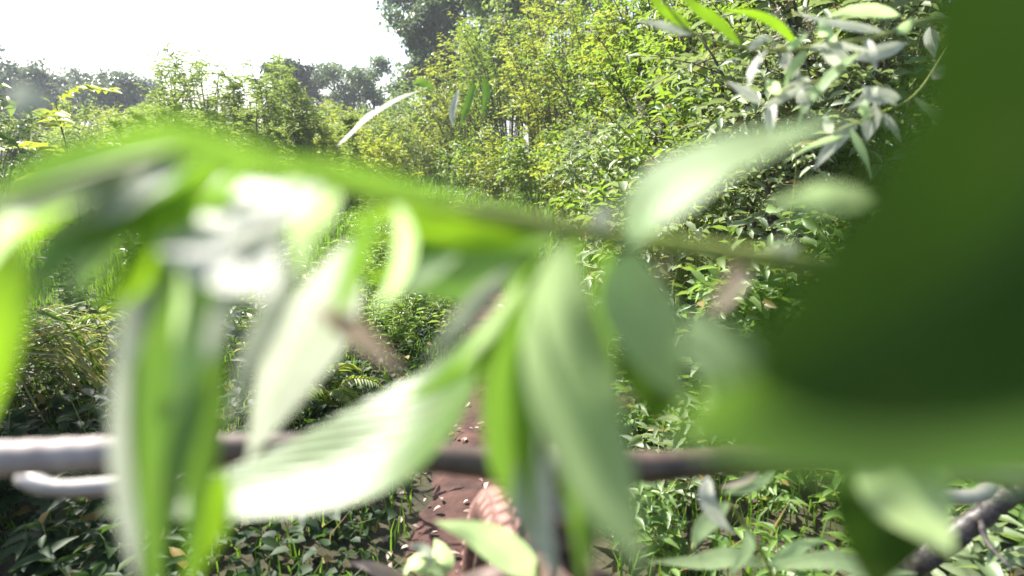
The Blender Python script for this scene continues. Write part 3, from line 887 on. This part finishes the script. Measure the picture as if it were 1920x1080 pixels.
# knobs
kv = np.array([(sx * .5, sy * .5, z) for z in (0, 1) for sx, sy in ((-1, -1), (1, -1), (1, 1), (-1, 1))], float)
kv[4:, :2] *= .78
kf = [(0, 1, 5), (0, 5, 4), (1, 2, 6), (1, 6, 5), (2, 3, 7), (2, 7, 6), (3, 0, 4), (3, 4, 7), (4, 5, 6), (4, 6, 7)]
knob_me = tri_mesh('tread_knob', kv, kf, M['mud'], np.zeros(8), smooth=False)
NK = 75
for k in range(NK):
    for row, (ang, w, l) in enumerate([(-56, .016, .021), (-19, .0165, .022), (19, .0165, .022), (56, .016, .021)]):
        th = 2 * math.pi * (k + (.5 if row in (1, 3) else 0)) / NK
        v = R(ang)
        nrm = np.array([math.sin(v), math.cos(v) * math.cos(th), math.cos(v) * math.sin(th)])
        tan = np.array([0, -math.sin(th), math.cos(th)])
        side = np.cross(tan, nrm)
        p = WC + np.array([0, TR * math.cos(th), TR * math.sin(th)]) + nrm * (TW - .0012)
        tw = R(12 + rng.normal(0, 5)) * (1 if row % 2 else -1)
        s2 = side * math.cos(tw) + tan * math.sin(tw); t2 = np.cross(nrm, s2)
        o = bpy.data.objects.new('tread_knob', knob_me); COL.objects.link(o); o.parent = tyre
        m = Matrix.Identity(4)
        sw = w * rng.uniform(.82, 1.15); sll = l * rng.uniform(.8, 1.2); sh = rng.uniform(.0026, .0050)
        for r in range(3):
            m[r][0] = s2[r] * sw; m[r][1] = t2[r] * sll; m[r][2] = nrm[r] * sh; m[r][3] = p[r]
        o.matrix_basis = m
bpy.data.objects.remove(steer)
b = Bag(); torus(b, WC, TR - .035, .013, 72, 8, 1.1); rim = b.build('rim', M['frame'], bike)
for k in range(28):
    th = 2 * math.pi * k / 28; s = 1 if k % 2 else -1
    b = Bag(); e = WC + (TR - .04) * np.array([0, math.cos(th), math.sin(th)])
    h0 = WC + np.array([s * .028, .02 * math.cos(th + 1.3), .02 * math.sin(th + 1.3)])
    b.tube(np.array([h0, e]), .001, 4); b.build('spoke', M['spoke'], bike)
b = Bag(); b.tube(np.array([WC + [-.05, 0, 0], WC + [-.03, 0, 0], WC + [-.029, 0, 0], WC + [.029, 0, 0], WC + [.03, 0, 0], WC + [.05, 0, 0]]), [.009, .009, .018, .018, .009, .009], 14)
b.build('hub', M['frame'], bike)
crown = np.array([0, .475, .715]); stop = np.array([0, .405, .862])
for s in (-1, 1):
    b = Bag(); b.tube(spline([WC + [s * .055, 0, 0], WC * .5 + crown * .5 + np.array([s * .058, .005, 0]), crown + [s * .052, 0, 0]], 8), np.linspace(.012, .017, 8), 12)
    b.build('fork_leg', M['frame'], bike)
b = Bag(); b.tube(np.array([crown + [-.066, 0, 0], crown + [-.03, 0, .01], crown + [.03, 0, .01], crown + [.066, 0, 0]]), [.018, .022, .022, .018], 12); b.build('fork_crown', M['frame'], bike)
b = Bag(); b.tube(np.array([crown + [0, -.002, .008], crown * .15 + stop * .85]), [.026, .024], 16); b.build('head_tube', M['frame'], bike)
b = Bag(); b.tube(np.array([crown * .15 + stop * .85 + [0, 0, .001], stop]), [.02, .019], 16); b.build('stem', M['clamp'], bike)
hd = crown * .4 + stop * .6
b = Bag(); b.tube(np.array([hd, [0, -.20, .60]]), [.02, .017], 14); b.build('top_tube', M['frame'], bike)
b = Bag(); b.tube(np.array([crown * .8 + stop * .2, [0, -.13, .30]]), [.024, .021], 14); b.build('down_tube', M['frame'], bike)
BZ = .884; BY = .405
xs = np.linspace(-.275, .275, 45)
bar_c = np.stack([xs, BY - .35 * np.clip(np.abs(xs) - .05, 0, 1) ** 2 * .6, BZ + .012 * np.clip((np.abs(xs) - .06) / .12, 0, 1)], 1)
rad = .0099 + .0018 * np.clip((.10 - np.abs(xs)) / .05, 0, 1)
b = Bag(); b.tube(bar_c, rad, 18); bar = b.build('handlebar', M['bar'], bike)
b = Bag(); b.tube(np.stack([np.linspace(-.024, .024, 5), np.full(5, BY), np.full(5, BZ)], 1), [.0150, .0165, .0165, .0165, .0150], 18); clampo = b.build('stem_clamp', M['clamp'], bike)
for s in (-1, 1):
    for zz in (-.012, .012):
        b = Bag(); b.tube(np.array([[s * .016, BY + .012, BZ + zz], [s * .016, BY + .027, BZ + zz]]), .0035, 8); b.build('bolt', M['spoke'], bike)
for s in (-1, 1):
    gx0 = np.array([s * .276, BY - .35 * .226 ** 2 * .6, BZ + .012])
    gxe = gx0 + np.array([s * .13, -.03, .004])
    t = np.linspace(0, 1, 40)[:, None]
    gc = gx0 * (1 - t) + gxe * t
    gr = .0104 + .0003 * np.sin(np.arange(40) * 1.35); gr[0] = .0113; gr[1] = .0113; gr[2] = .0113; gr[-1] = .010
    b = Bag(); b.tube(gc, gr, 18); b.build('grip', M['grip'], bike)
    cl = gx0 + np.array([-s * .022, .004, 0])
    b = Bag(); b.tube(np.array([cl + [-.009, 0, 0], cl + [.009, 0, 0]]), [.0148, .0148], 16); b.build('lever_clamp', M['bar'], bike)
    b = Bag(); lb = cl + np.array([0, .024, -.046])
    b.tube(spline([cl + [0, .016, -.008], lb, lb + [s * .03, .012, -.004]], 8), np.linspace(.010, .009, 8), 10); b.build('lever_body', M['lever'], bike)
    b = Bag(); L0 = lb + np.array([s * .03, .012, -.004])
    b.tube(spline([L0, L0 + [s * .03, .008, -.004], L0 + [s * .075, -.004, -.001], L0 + [s * .105, .004, .003]], 14), np.concatenate([np.linspace(.008, .006, 10), [.0062, .0068, .0068, .005]]), 10)
    b.build('brake_lever', M['lever'], bike)
    b = Bag()
    if s < 0:
        b.tube(spline([cl + [.004, .012, .014], cl + [-.008, .016, .026], cl + [-.03, .022, .034], cl + [-.055, .034, .030], cl + [-.07, .055, .008]], 24), .0034, 8)
        b.build('cable_sleeve', M['hose'], bike)
        b = Bag()
        b.tube(spline([cl + [-.07, .0551, .0078], cl + [-.03, .05, -.012], [-.15, BY + .018, BZ - .008], [-.04, BY + .026, BZ - .03], [-.025, .45, BZ - .12]], 30), .0025, 8)
    else:
        b.tube(spline([cl + [-.012, .014, -.006], cl + [-.05, .022, -.008], [.12, BY + .018, BZ - .01], [.035, BY + .028, BZ - .03], [.025, .45, BZ - .12]], 30), .0027, 8)
    b.build('brake_hose', M['hose_dark'], bike)
# the bars are turned a little to the left and the bike leans a little to the right
bike.matrix_world = Matrix.Translation((-.040, 0, .004)) @ Matrix.Rotation(R(5), 4, 'Y') @ Matrix.Translation((0, .47, 0)) @ Matrix.Rotation(R(7), 4, 'Z') @ Matrix.Translation((0, -.47, 0))

# ------------------------------------------------------------------ foreground sprays
def H_glare(p):
    return unit(sun_vec + unit(CAM - np.asarray(p)))


def near(pts, k):
    return [(a, b, d * k) for a, b, d in pts]


def leaf_blade(root, base, pts, wpx, mat, face='cam', roll=0, fold=.16, shape='lance', petiole=True, name='leaf', nu=26, nv=7, twist=0, wavy=.02):
    C = spline([at(*p) for p in pts], nu)
    dm = np.mean([p[2] for p in pts])
    W = wpx / FPX * dm
    Tg = unit(np.gradient(C, axis=0))
    mid = C[nu // 2]
    view = unit(CAM - mid)
    if isinstance(face, str):
        hint = view if face == 'cam' else H_glare(mid) if face == 'glare' else unit(H_glare(mid) + view)
    else: hint = unit(np.array(face, float))
    t = np.linspace(0, 1, nu)
    if shape == 'lance': prof = np.sin(math.pi * t ** .78) ** 1.05
    elif shape == 'oval': prof = np.sin(math.pi * t ** .85) ** .55
    else: prof = np.sin(math.pi * t ** .7) ** .9
    prof = np.maximum(prof, .035)
    Nn = np.tile(hint, (nu, 1)); Nn = Nn - (Nn * Tg).sum(1, keepdims=True) * Tg; Nn = unit(Nn)
    S = np.cross(Nn, Tg)
    ang = R(roll) + R(twist) * (t - .5)
    S2 = S * np.cos(ang)[:, None] + Nn * np.sin(ang)[:, None]
    N2 = np.cross(Tg, S2)
    # apparent width stays the one seen in the photograph
    c = abs(float(np.mean((N2 * view).sum(1))))
    W = W / max(c, .45)
    v = np.linspace(-1, 1, nv)
    off = fold * np.abs(v)[None] * prof[:, None] * W * .5
    off = off + wavy * W * np.sin(t[:, None] * 17 + 2 * np.sign(v)[None]) * np.abs(v)[None]
    V = C[:, None] + S2[:, None] * (v[None, :, None] * (prof * W * .5)[:, None, None]) + N2[:, None] * off[..., None]
    V = V.reshape(-1, 3) - base
    I = (np.arange(nu - 1)[:, None] * nv + np.arange(nv - 1)[None]).ravel()
    F = np.concatenate([np.stack([I, I + nv, I + nv + 1], 1), np.stack([I, I + nv + 1, I + 1], 1)])
    uv = np.stack(np.broadcast_arrays(t[:, None], (v[None] + 1) / 2), -1).reshape(-1, 2)
    me = tri_mesh(name, V, F, M[mat], np.full(len(V), 0.0), True, uv)
    o = mesh_obj(name, me, root)
    return o


def stem_part(root, base, pts, r0, r1, mat='stem_green', world_pts=(), name='stem', n=40):
    P = [np.array(p, float) for p in world_pts] + [at(*p) for p in pts]
    C = spline(P, n)
    b = Bag(); b.tube(C, np.linspace(r0, r1, n), 8)
    return b.build(name, M[mat], root, base)


# --- the long willow branch across the view
g0 = np.array([.95, .62, float(ground_z(.95, .62))])
wb = empty('willow_branch', g0)
tag(wb, 'long leafy willow branch drooping across the middle of the view, silver and green leaves', 'branch')
KW = .76
stem_part(wb, g0, near([(2050, 560, .36), (1620, 508, .31), (1500, 492, .295), (1250, 458, .27), (1080, 432, .255), (850, 393, .24), (650, 350, .225), (480, 305, .21), (330, 290, .20), (150, 335, .19), (-60, 405, .185)], KW),
          .0048, .0009, world_pts=[g0, g0 + np.array([-.06, -.04, .5])], n=90)
LV = [
    # pts, width px, material, facing, roll
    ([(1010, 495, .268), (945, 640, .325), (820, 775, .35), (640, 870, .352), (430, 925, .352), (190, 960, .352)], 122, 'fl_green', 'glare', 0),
    ([(1062, 445, .26), (1050, 600, .245), (1078, 770, .232), (1140, 930, .222), (1215, 1085, .215)], 165, 'fl_mint', 'cam', -28),
    ([(1012, 490, .262), (990, 680, .262), (985, 850, .262), (1000, 1000, .264)], 50, 'fl_lime', 'cam', 25),
    ([(1003, 520, .272), (945, 690, .276), (938, 850, .28), (960, 960, .285)], 70, 'fl_green', 'cam', -35),
    ([(1010, 640, .282), (985, 820, .29), (1000, 960, .295), (1045, 1090, .30)], 90, 'fl_silver', 'cam', 30),
    ([(1178, 462, .258), (1215, 395, .25), (1310, 325, .242), (1440, 268, .236), (1620, 212, .232)], 95, 'fl_mint', 'glare', 0),
    ([(1185, 465, .262), (1190, 560, .25), (1225, 660, .238), (1290, 770, .228)], 125, 'fl_mint', 'cam', -28),
    ([(1205, 600, .275), (1215, 660, .275), (1230, 730, .278), (1225, 810, .28)], 120, 'fl_dark', 'cam', -10),
    ([(1300, 585, .24), (1350, 660, .228), (1360, 740, .218), (1290, 840, .208)], 125, 'fl_mint', 'cam', -28),
    ([(1040, 440, .262), (920, 470, .30), (800, 495, .33), (690, 530, .35)], 120, 'fl_lime', 'cam', 15),
    ([(1000, 425, .265), (900, 440, .30), (790, 455, .33), (700, 450, .35)], 55, 'fl_lime', 'cam', -20),
    ([(660, 450, .275), (600, 590, .305), (530, 720, .31), (462, 870, .31)], 112, 'fl_silver', 'cam', -18),
    ([(560, 480, .24), (520, 570, .24), (470, 680, .24), (430, 800, .24)], 48, 'fl_silver', 'cam', 25),
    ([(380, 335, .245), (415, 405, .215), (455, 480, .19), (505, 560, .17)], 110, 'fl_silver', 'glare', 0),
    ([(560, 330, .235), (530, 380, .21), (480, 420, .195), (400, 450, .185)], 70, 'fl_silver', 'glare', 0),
    ([(640, 360, .24), (600, 380, .236), (565, 440, .23), (570, 540, .225)], 60, 'fl_mint', 'cam', -25),
    ([(690, 372, .24), (640, 340, .238), (600, 365, .236), (575, 420, .234)], 34, 'fl_mint', 'half', 0),
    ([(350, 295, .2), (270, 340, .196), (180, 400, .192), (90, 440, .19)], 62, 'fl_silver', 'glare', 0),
    ([(330, 300, .2), (200, 300, .196), (80, 330, .192), (-60, 400, .19)], 75, 'fl_green', 'cam', 20),
    ([(390, 330, .21), (320, 420, .205), (250, 520, .20), (185, 600, .196)], 75, 'fl_lime', 'cam', -25),
    ([(300, 330, .2), (190, 420, .196), (110, 480, .192), (40, 590, .19)], 78, 'fl_green', 'half', 0),
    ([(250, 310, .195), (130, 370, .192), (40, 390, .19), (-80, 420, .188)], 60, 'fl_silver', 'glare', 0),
    ([(310, 340, .205), (235, 430, .202), (170, 500, .2), (120, 570, .198)], 44, 'fl_mint', 'glare', 0),
    ([(430, 305, .205), (350, 370, .203), (280, 410, .2), (200, 470, .198)], 50, 'fl_lime', 'cam', 20),
    ([(600, 335, .16), (430, 285, .15), (290, 250, .145), (120, 310, .14)], 66, 'fl_green', 'cam', -32),
    ([(900, 400, .19), (740, 350, .18), (590, 315, .17), (430, 300, .16)], 40, 'fl_green', 'cam', -32),
    ([(960, 500, .27), (900, 560, .272), (850, 620, .275), (800, 680, .278)], 40, 'fl_silver', 'cam', 10),
    ([(985, 520, .27), (940, 590, .272), (895, 650, .274), (860, 690, .276)], 24, 'fl_mint', 'cam', -10),
    ([(590, 580, .24), (650, 610, .245), (700, 650, .25), (760, 705, .255)], 46, 'dry', 'cam', 20),
    ([(860, 480, .26), (800, 510, .262), (750, 535, .264), (715, 560, .266)], 40, 'fl_mint', 'half', 0),
    ([(300, 480, .21), (265, 560, .206), (240, 650, .202), (225, 720, .2)], 50, 'fl_silver', 'half', 0),
    ([(445, 520, .21), (420, 580, .21), (400, 640, .21), (385, 690, .21)], 42, 'fl_silver', 'half', 0),
    ([(1410, 478, .285), (1390, 520, .286), (1365, 560, .287), (1320, 605, .288)], 26, 'dry', 'cam', 15),
    ([(1385, 476, .285), (1372, 520, .29), (1345, 555, .292), (1318, 590, .294)], 20, 'dry', 'cam', -20),
    ([(1120, 440, .255), (1130, 405, .252), (1150, 385, .25)], 38, 'fl_silver', 'half', 0),
    ([(1430, 482, .29), (1460, 468, .288), (1500, 460, .286)], 36, 'fl_silver', 'cam', 0),
    ([(1040, 470, .265), (1030, 620, .27), (1020, 760, .275), (1015, 880, .28)], 40, 'fl_dark', 'cam', 20),
    # slim leaves of the tangle on the left
    ([(560, 335, .225), (520, 420, .22), (470, 520, .218), (415, 620, .216)], 36, 'fl_mint', 'cam', -25),
    ([(470, 305, .22), (390, 400, .222), (350, 520, .224), (340, 640, .226)], 40, 'fl_green', 'cam', -30),
    ([(400, 295, .21), (300, 360, .212), (215, 450, .214), (150, 560, .216)], 34, 'fl_green', 'cam', -30),
    ([(360, 292, .205), (250, 330, .207), (140, 355, .208), (20, 350, .21)], 32, 'fl_mint', 'glare', 0),
    ([(250, 305, .2), (170, 340, .2), (90, 400, .2), (30, 480, .2)], 38, 'fl_lime', 'cam', -25),
    ([(180, 325, .195), (100, 350, .195), (20, 420, .195), (-40, 520, .195)], 40, 'fl_mint', 'cam', -25),
    ([(620, 345, .23), (560, 370, .228), (490, 385, .226), (400, 380, .224)], 32, 'fl_silver', 'glare', 0),
    ([(700, 362, .236), (680, 450, .24), (650, 540, .244), (605, 640, .248)], 38, 'fl_green', 'cam', -28),
    ([(740, 372, .24), (760, 450, .246), (745, 520, .25), (700, 590, .254)], 34, 'fl_mint', 'cam', -28),
    ([(900, 402, .25), (830, 410, .256), (740, 400, .262), (640, 420, .268)], 34, 'fl_lime', 'cam', -20),
    ([(1080, 432, .26), (1065, 560, .27), (1030, 700, .28), (1010, 850, .29)], 40, 'fl_green', 'cam', -28),
    ([(1140, 446, .262), (1130, 560, .27), (1140, 680, .275), (1175, 800, .28)], 34, 'fl_green', 'cam', -28),
    ([(1000, 520, .28), (930, 620, .30), (850, 700, .31), (740, 760, .32)], 40, 'fl_green', 'cam', -20),
    ([(1062, 690, .25), (1082, 840, .25), (1098, 960, .25), (1090, 1100, .25)], 84, 'fl_green', 'cam', -25),
    ([(1250, 462, .27), (1215, 640, .285), (1190, 730, .29), (1160, 785, .295)], 34, 'dry', 'cam', 10),
]
for (pts, w, mat, face, roll) in LV:
    leaf_blade(wb, g0, near(pts, KW), w, mat, face, roll, twist=rng.uniform(-25, 25))

# --- the big dark leaves right in front of the lens, on the right
g1 = np.array([.55, .05, float(ground_z(.55, .05))])
sp = empty('broadleaf_spray', g1)
tag(sp, 'very close dark green broad leaf spray filling the right side of the view', 'branch')
stem_part(sp, g1, [(2600, 700, .12), (2200, 330, .10), (2080, -60, .095), (2000, -500, .10)], .004, .0015, world_pts=[g1, g1 + np.array([-.1, .02, .7])])
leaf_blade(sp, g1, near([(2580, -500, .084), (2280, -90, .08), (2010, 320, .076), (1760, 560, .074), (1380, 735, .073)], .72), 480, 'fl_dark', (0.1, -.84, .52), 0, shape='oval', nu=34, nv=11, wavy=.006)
leaf_blade(sp, g1, [(2520, 640, .102), (2120, 700, .097), (1720, 745, .092), (1260, 800, .088)], 240, 'fl_green', 'cam', -14, shape='oval', nu=34, nv=11, wavy=.006)
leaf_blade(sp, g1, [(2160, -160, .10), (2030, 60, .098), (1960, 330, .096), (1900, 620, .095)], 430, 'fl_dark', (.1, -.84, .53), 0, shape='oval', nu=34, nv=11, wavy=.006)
leaf_blade(sp, g1, [(1620, 800, .2), (1680, 890, .2), (1725, 960, .2), (1790, 1040, .202)], 120, 'fl_mint', 'cam', 12)
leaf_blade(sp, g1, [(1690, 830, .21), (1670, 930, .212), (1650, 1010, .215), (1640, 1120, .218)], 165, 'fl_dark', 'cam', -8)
leaf_blade(sp, g1, [(1640, 372, .2), (1570, 370, .2), (1510, 374, .2), (1440, 386, .2)], 52, 'fl_mint', 'cam', 10)
stem_part(sp, g1, [(2150, 650, .2), (1850, 760, .2), (1690, 830, .205), (1620, 800, .2)], .0022, .001, name='twig')

# --- the dark hanging leaves on the left
g2 = np.array([-.62, .42, float(ground_z(-.62, .42))])
ls = empty('willow_sprig', g2)
tag(ls, 'close hanging dark green leaf and lime leaf edges at the left of the view', 'branch')
stem_part(ls, g2, [(-300, 900, .26), (-160, 500, .22), (60, 350, .185), (240, 372, .178), (335, 405, .174)], .004, .001, world_pts=[g2, g2 + np.array([.02, -.03, .55])])
leaf_blade(ls, g2, [(335, 400, .174), (330, 560, .172), (318, 740, .171), (300, 930, .17), (285, 1150, .17)], 130, 'fl_green', 'cam', 14)
leaf_blade(ls, g2, [(345, 430, .178), (385, 580, .18), (390, 760, .182), (370, 960, .184), (350, 1120, .186)], 60, 'fl_green', 'cam', 30)
leaf_blade(ls, g2, [(325, 450, .182), (290, 620, .184), (262, 820, .186), (250, 1020, .188)], 52, 'fl_silver', 'cam', 15)
leaf_blade(ls, g2, [(330, 520, .18), (265, 640, .18), (245, 800, .181), (240, 960, .182), (260, 1100, .184)], 62, 'fl_silver', 'cam', 25)
leaf_blade(ls, g2, [(345, 480, .168), (355, 600, .167), (350, 700, .167), (330, 800, .167)], 52, 'fl_mint', 'cam', -25)
leaf_blade(ls, g2, [(420, 880, .19), (400, 960, .19), (375, 1030, .19), (345, 1120, .19)], 60, 'fl_lime', 'cam', 10)
leaf_blade(ls, g2, [(-30, 360, .18), (8, 500, .175), (12, 650, .175), (-20, 800, .178)], 62, 'fl_lime', 'cam', 25)
leaf_blade(ls, g2, [(20, 200, .2), (50, 190, .2), (95, 205, .2)], 45, 'fl_silver', 'half', 0)

# --- silver sprig at the upper right
g3 = np.array([1.35, 1.25, float(ground_z(1.35, 1.25))])
us = empty('silver_willow_sprig', g3)
tag(us, 'sprig with narrow silvery leaves hanging at the upper right in front of the hedge', 'branch')
stem_part(us, g3, [(2050, 160, .95), (1800, 40, .82), (1640, 70, .76), (1500, 92, .74), (1400, 90, .72), (1300, 62, .70), (1235, -10, .69)], .005, .0012, world_pts=[g3, g3 + np.array([0, -.05, .8])], n=60)
stem_part(us, g3, [(1800, 40, .82), (1720, 170, .8), (1640, 215, .8), (1560, 250, .8)], .002, .001, name='twig')
stem_part(us, g3, [(1640, 70, .76), (1560, 140, .76), (1480, 165, .76), (1430, 200, .76)], .002, .0008, name='twig')
UL = [([(1300, 62, .7), (1270, 35, .7), (1240, 15, .7), (1205, -20, .7)], 28, 'fl_lime', 'cam'),
      ([(1390, 88, .72), (1350, 45, .72), (1300, 10, .72), (1270, -30, .72)], 30, 'fl_lime', 'cam'),
      ([(1500, 92, .74), (1460, 48, .73), (1410, 25, .73), (1345, 18, .73)], 24, 'fl_lime', 'cam'),
      ([(1660, 60, .76), (1610, 52, .76), (1555, 42, .76), (1485, 22, .76)], 22, 'fl_silver', 'half'),
      ([(1510, 92, .74), (1560, 84, .74), (1600, 90, .74), (1650, 100, .74)], 18, 'fl_silver', 'cam'),
      ([(1300, 65, .7), (1265, 55, .7), (1230, 45, .7), (1190, 38, .7)], 22, 'fl_silver', 'half'),
      ([(1430, 195, .76), (1410, 180, .76), (1385, 165, .76), (1360, 152, .76)], 26, 'fl_silver', 'glare'),
      ([(1530, 152, .76), (1495, 162, .76), (1465, 185, .76), (1442, 212, .76)], 28, 'fl_silver', 'half'),
      ([(1480, 160, .76), (1500, 170, .76), (1520, 180, .76), (1545, 160, .76)], 26, 'fl_silver', 'cam'),
      ([(1610, 228, .8), (1580, 252, .8), (1550, 285, .8), (1525, 320, .8)], 34, 'fl_silver', 'cam'),
      ([(1600, 255, .8), (1560, 260, .8), (1520, 275, .8), (1468, 305, .8)], 14, 'fl_mint', 'cam'),
      ([(1640, 195, .8), (1635, 220, .8), (1628, 245, .8), (1625, 265, .8)], 40, 'fl_silver', 'cam'),
      ([(1690, 185, .8), (1655, 180, .8), (1625, 185, .8), (1590, 205, .8)], 36, 'fl_silver', 'half'),
      ([(1600, 120, .78), (1570, 95, .78), (1560, 70, .78), (1545, 40, .78)], 26, 'fl_silver', 'cam'),
      ([(1700, 80, .78), (1660, 95, .78), (1620, 105, .78), (1590, 108, .78)], 34, 'fl_silver', 'half'),
      ([(1480, 92, .74), (1475, 110, .74), (1472, 125, .74), (1478, 105, .73)], 22, 'fl_silver', 'half'),
      ([(1690, 30, .78), (1640, 20, .78), (1590, 22, .78), (1550, 32, .78)], 30, 'fl_mint', 'cam')]
for tw_ in ([(1800, 40, .82), (1720, 170, .8), (1640, 215, .8), (1560, 250, .8)], [(1640, 70, .76), (1560, 140, .76), (1480, 165, .76), (1430, 200, .76)], [(1800, 40, .82), (1640, 70, .76), (1500, 92, .74), (1400, 90, .72)]):
    sp2 = spline(tw_, 9)
    for q in range(1, 9):
        x0, y0, d0 = sp2[q]; a_ = rng.uniform(.3, 2.9); ln_ = rng.uniform(40, 95); sg_ = 1 if q % 2 else -.5
        UL.append(([(x0, y0, d0), (x0 - ln_ * .4 * math.cos(a_), y0 + sg_ * ln_ * .3, d0 - .01), (x0 - ln_ * .75 * math.cos(a_), y0 + sg_ * ln_ * .65, d0 - .015), (x0 - ln_ * math.cos(a_), y0 + sg_ * ln_ * 1.05, d0 - .01)], rng.uniform(16, 26), 'fl_silver' if rng.random() < .6 else 'fl_mint', ('half', 'glare', 'cam')[q % 3]))
for (pts, w, mat, face) in UL:
    leaf_blade(us, g3, pts, w * .7, mat, face, rng.uniform(-15, 15), nu=14, nv=5)

# --- thin arching twig in front of the hedge, its silver tip leaf pointing left
g4 = np.array([.9, 2.2, float(ground_z(.9, 2.2))])
at_ = empty('arching_twig', g4)
tag(at_, 'thin arching twig with a long silvery leaf pointing left above the meadow', 'branch')
stem_part(at_, g4, [(1290, 330, 1.7), (1130, 210, 1.5), (990, 150, 1.3), (890, 146, 1.22), (795, 168, 1.15)], .0028, .0008, world_pts=[g4, g4 + np.array([.05, -.1, 1.0])], n=60)
for (pts, w, mat, face) in [([(800, 165, 1.15), (745, 190, 1.1), (690, 225, 1.05), (632, 275, 1.0)], 27, 'fl_silver', 'glare'),
                            ([(815, 167, 1.17), (800, 160, 1.17), (788, 152, 1.17), (772, 158, 1.17)], 14, 'fl_green', 'cam'),
                            ([(860, 168, 1.2), (852, 195, 1.2), (848, 220, 1.2), (850, 240, 1.2)], 13, 'fl_silver', 'half'),
                            ([(890, 150, 1.22), (882, 180, 1.22), (872, 210, 1.22), (862, 240, 1.22)], 14, 'fl_green', 'cam'),
                            ([(905, 138, 1.25), (912, 165, 1.25), (910, 190, 1.25), (900, 220, 1.25)], 14, 'fl_green', 'cam')]:
    leaf_blade(at_, g4, pts, w, mat, face, rng.uniform(-15, 15), nu=14, nv=5)

# --- low sprig at the bottom
g5 = np.array([.38, .95, float(ground_z(.38, .95))])
bs_ = empty('verge_sprig', g5)
tag(bs_, 'low sprig beside the tyre with a pale green leaf crossing the tread', 'plant')
stem_part(bs_, g5, [(1120, 1150, .60), (1060, 1110, .52), (1010, 1085, .47)], .003, .0012, world_pts=[g5, g5 + np.array([-.05, -.1, .3])])
for (pts, w, mat, face) in [([(1015, 1085, .47), (960, 1040, .46), (895, 1002, .45), (815, 978, .44)], 58, 'fl_mint', 'cam'),
                            ([(1030, 1095, .5), (940, 1110, .5), (870, 1105, .5), (800, 1085, .5)], 40, 'fl_mint', 'cam')]:
    leaf_blade(bs_, g5, pts, w, mat, face, rng.uniform(-10, 10), nu=18, nv=5)
g6 = np.array([-.3, .95, float(ground_z(-.3, .95))])
b6 = empty('verge_sprig', g6)
tag(b6, 'small pale leafed sprig at the bottom edge in front of the trail', 'plant')
stem_part(b6, g6, [(760, 1150, .78), (770, 1100, .75), (775, 1060, .74)], .0025, .001, world_pts=[g6, g6 + np.array([.05, -.02, .2])])
for (pts, w, mat, face) in [([(770, 1090, .74), (730, 1078, .73), (690, 1062, .72), (652, 1054, .71)], 24, 'dry', 'half'),
                            ([(775, 1062, .74), (800, 1050, .73), (790, 1030, .72), (765, 1024, .71)], 22, 'fl_silver', 'half'),
                            ([(775, 1070, .74), (780, 1060, .73), (772, 1050, .72), (768, 1046, .71)], 24, 'fl_mint', 'cam'),
                            ([(780, 1075, .74), (830, 1060, .73), (825, 1030, .72), (815, 1010, .71)], 30, 'fl_mint', 'cam')]:
    leaf_blade(b6, g6, pts, w, mat, face, rng.uniform(-10, 10), nu=14, nv=5)

# --- leaves of a taller weed at the lower right, in front of the verge
g7 = np.array([.52, .95, float(ground_z(.52, .95))])
b7 = empty('verge_weed', g7)
tag(b7, 'taller weed with pale broad leaves at the bottom right, nearer than the sunlit mass', 'weed')
stem_part(b7, g7, [(1480, 1180, .80), (1440, 1060, .72), (1380, 960, .66), (1320, 880, .62)], .004, .001, world_pts=[g7, g7 + np.array([-.01, -.03, .25])])
for (pts, w, mat, face) in [([(1440, 1060, .72), (1380, 1045, .7), (1310, 1055, .69), (1215, 1052, .68)], 40, 'fl_silver', 'half'),
                            ([(1440, 1060, .72), (1475, 1040, .71), (1510, 1020, .7), (1550, 1015, .7)], 36, 'fl_mint', 'cam'),
                            ([(1400, 985, .68), (1405, 1015, .67), (1390, 1050, .66), (1360, 1085, .65)], 30, 'fl_mint', 'cam'),
                            ([(1370, 940, .66), (1335, 970, .65), (1310, 1000, .64), (1300, 1030, .64)], 46, 'fl_mint', 'cam'),
                            ([(1330, 890, .63), (1325, 930, .62), (1345, 970, .62), (1375, 1000, .62)], 42, 'fl_silver', 'cam'),
                            ([(1345, 915, .64), (1400, 900, .63), (1425, 870, .62), (1432, 820, .62)], 20, 'petal', 'cam'),
                            ([(1350, 925, .64), (1400, 915, .63), (1440, 895, .62), (1452, 868, .62)], 26, 'fl_mint', 'cam'),
                            ([(1440, 1065, .72), (1560, 1050, .71), (1640, 1070, .7), (1720, 1075, .7)], 46, 'fl_silver', 'half')]:
    leaf_blade(b7, g7, pts, w * .72, 'fl_mint' if mat == 'fl_silver' and pts[0][0] > 1420 else mat, face, rng.uniform(-10, 10), nu=14, nv=5)

# ------------------------------------------------------------------ haze volume added to pale the far trees like lens glare
m, nt, out = new_mat('added_haze')
pv = nt.nodes.new('ShaderNodeVolumePrincipled')
pv.inputs['Color'].default_value = (0.86, 0.93, 1.0, 1)
pv.inputs['Density'].default_value = 0.0014
pv.inputs['Anisotropy'].default_value = 0.35
nt.links.new(pv.outputs['Volume'], out.inputs['Volume'])
X0, X1, Y0, Y1, Z0, Z1 = -1000, 1000, -1000, 1010, -1.5, 16
V = [(x, y, z) for z in (Z0, Z1) for (x, y) in ((X0, Y0), (X1, Y0), (X1, Y1), (X0, Y1))]
F = [(0, 2, 1), (0, 3, 2), (4, 5, 6), (4, 6, 7), (0, 1, 5), (0, 5, 4), (1, 2, 6), (1, 6, 5), (2, 3, 7), (2, 7, 6), (3, 0, 4), (3, 4, 7)]
tag(mesh_obj('haze', tri_mesh('haze', V, F, m, smooth=False)), 'added thin haze that pales the far trees', kind='stuff')
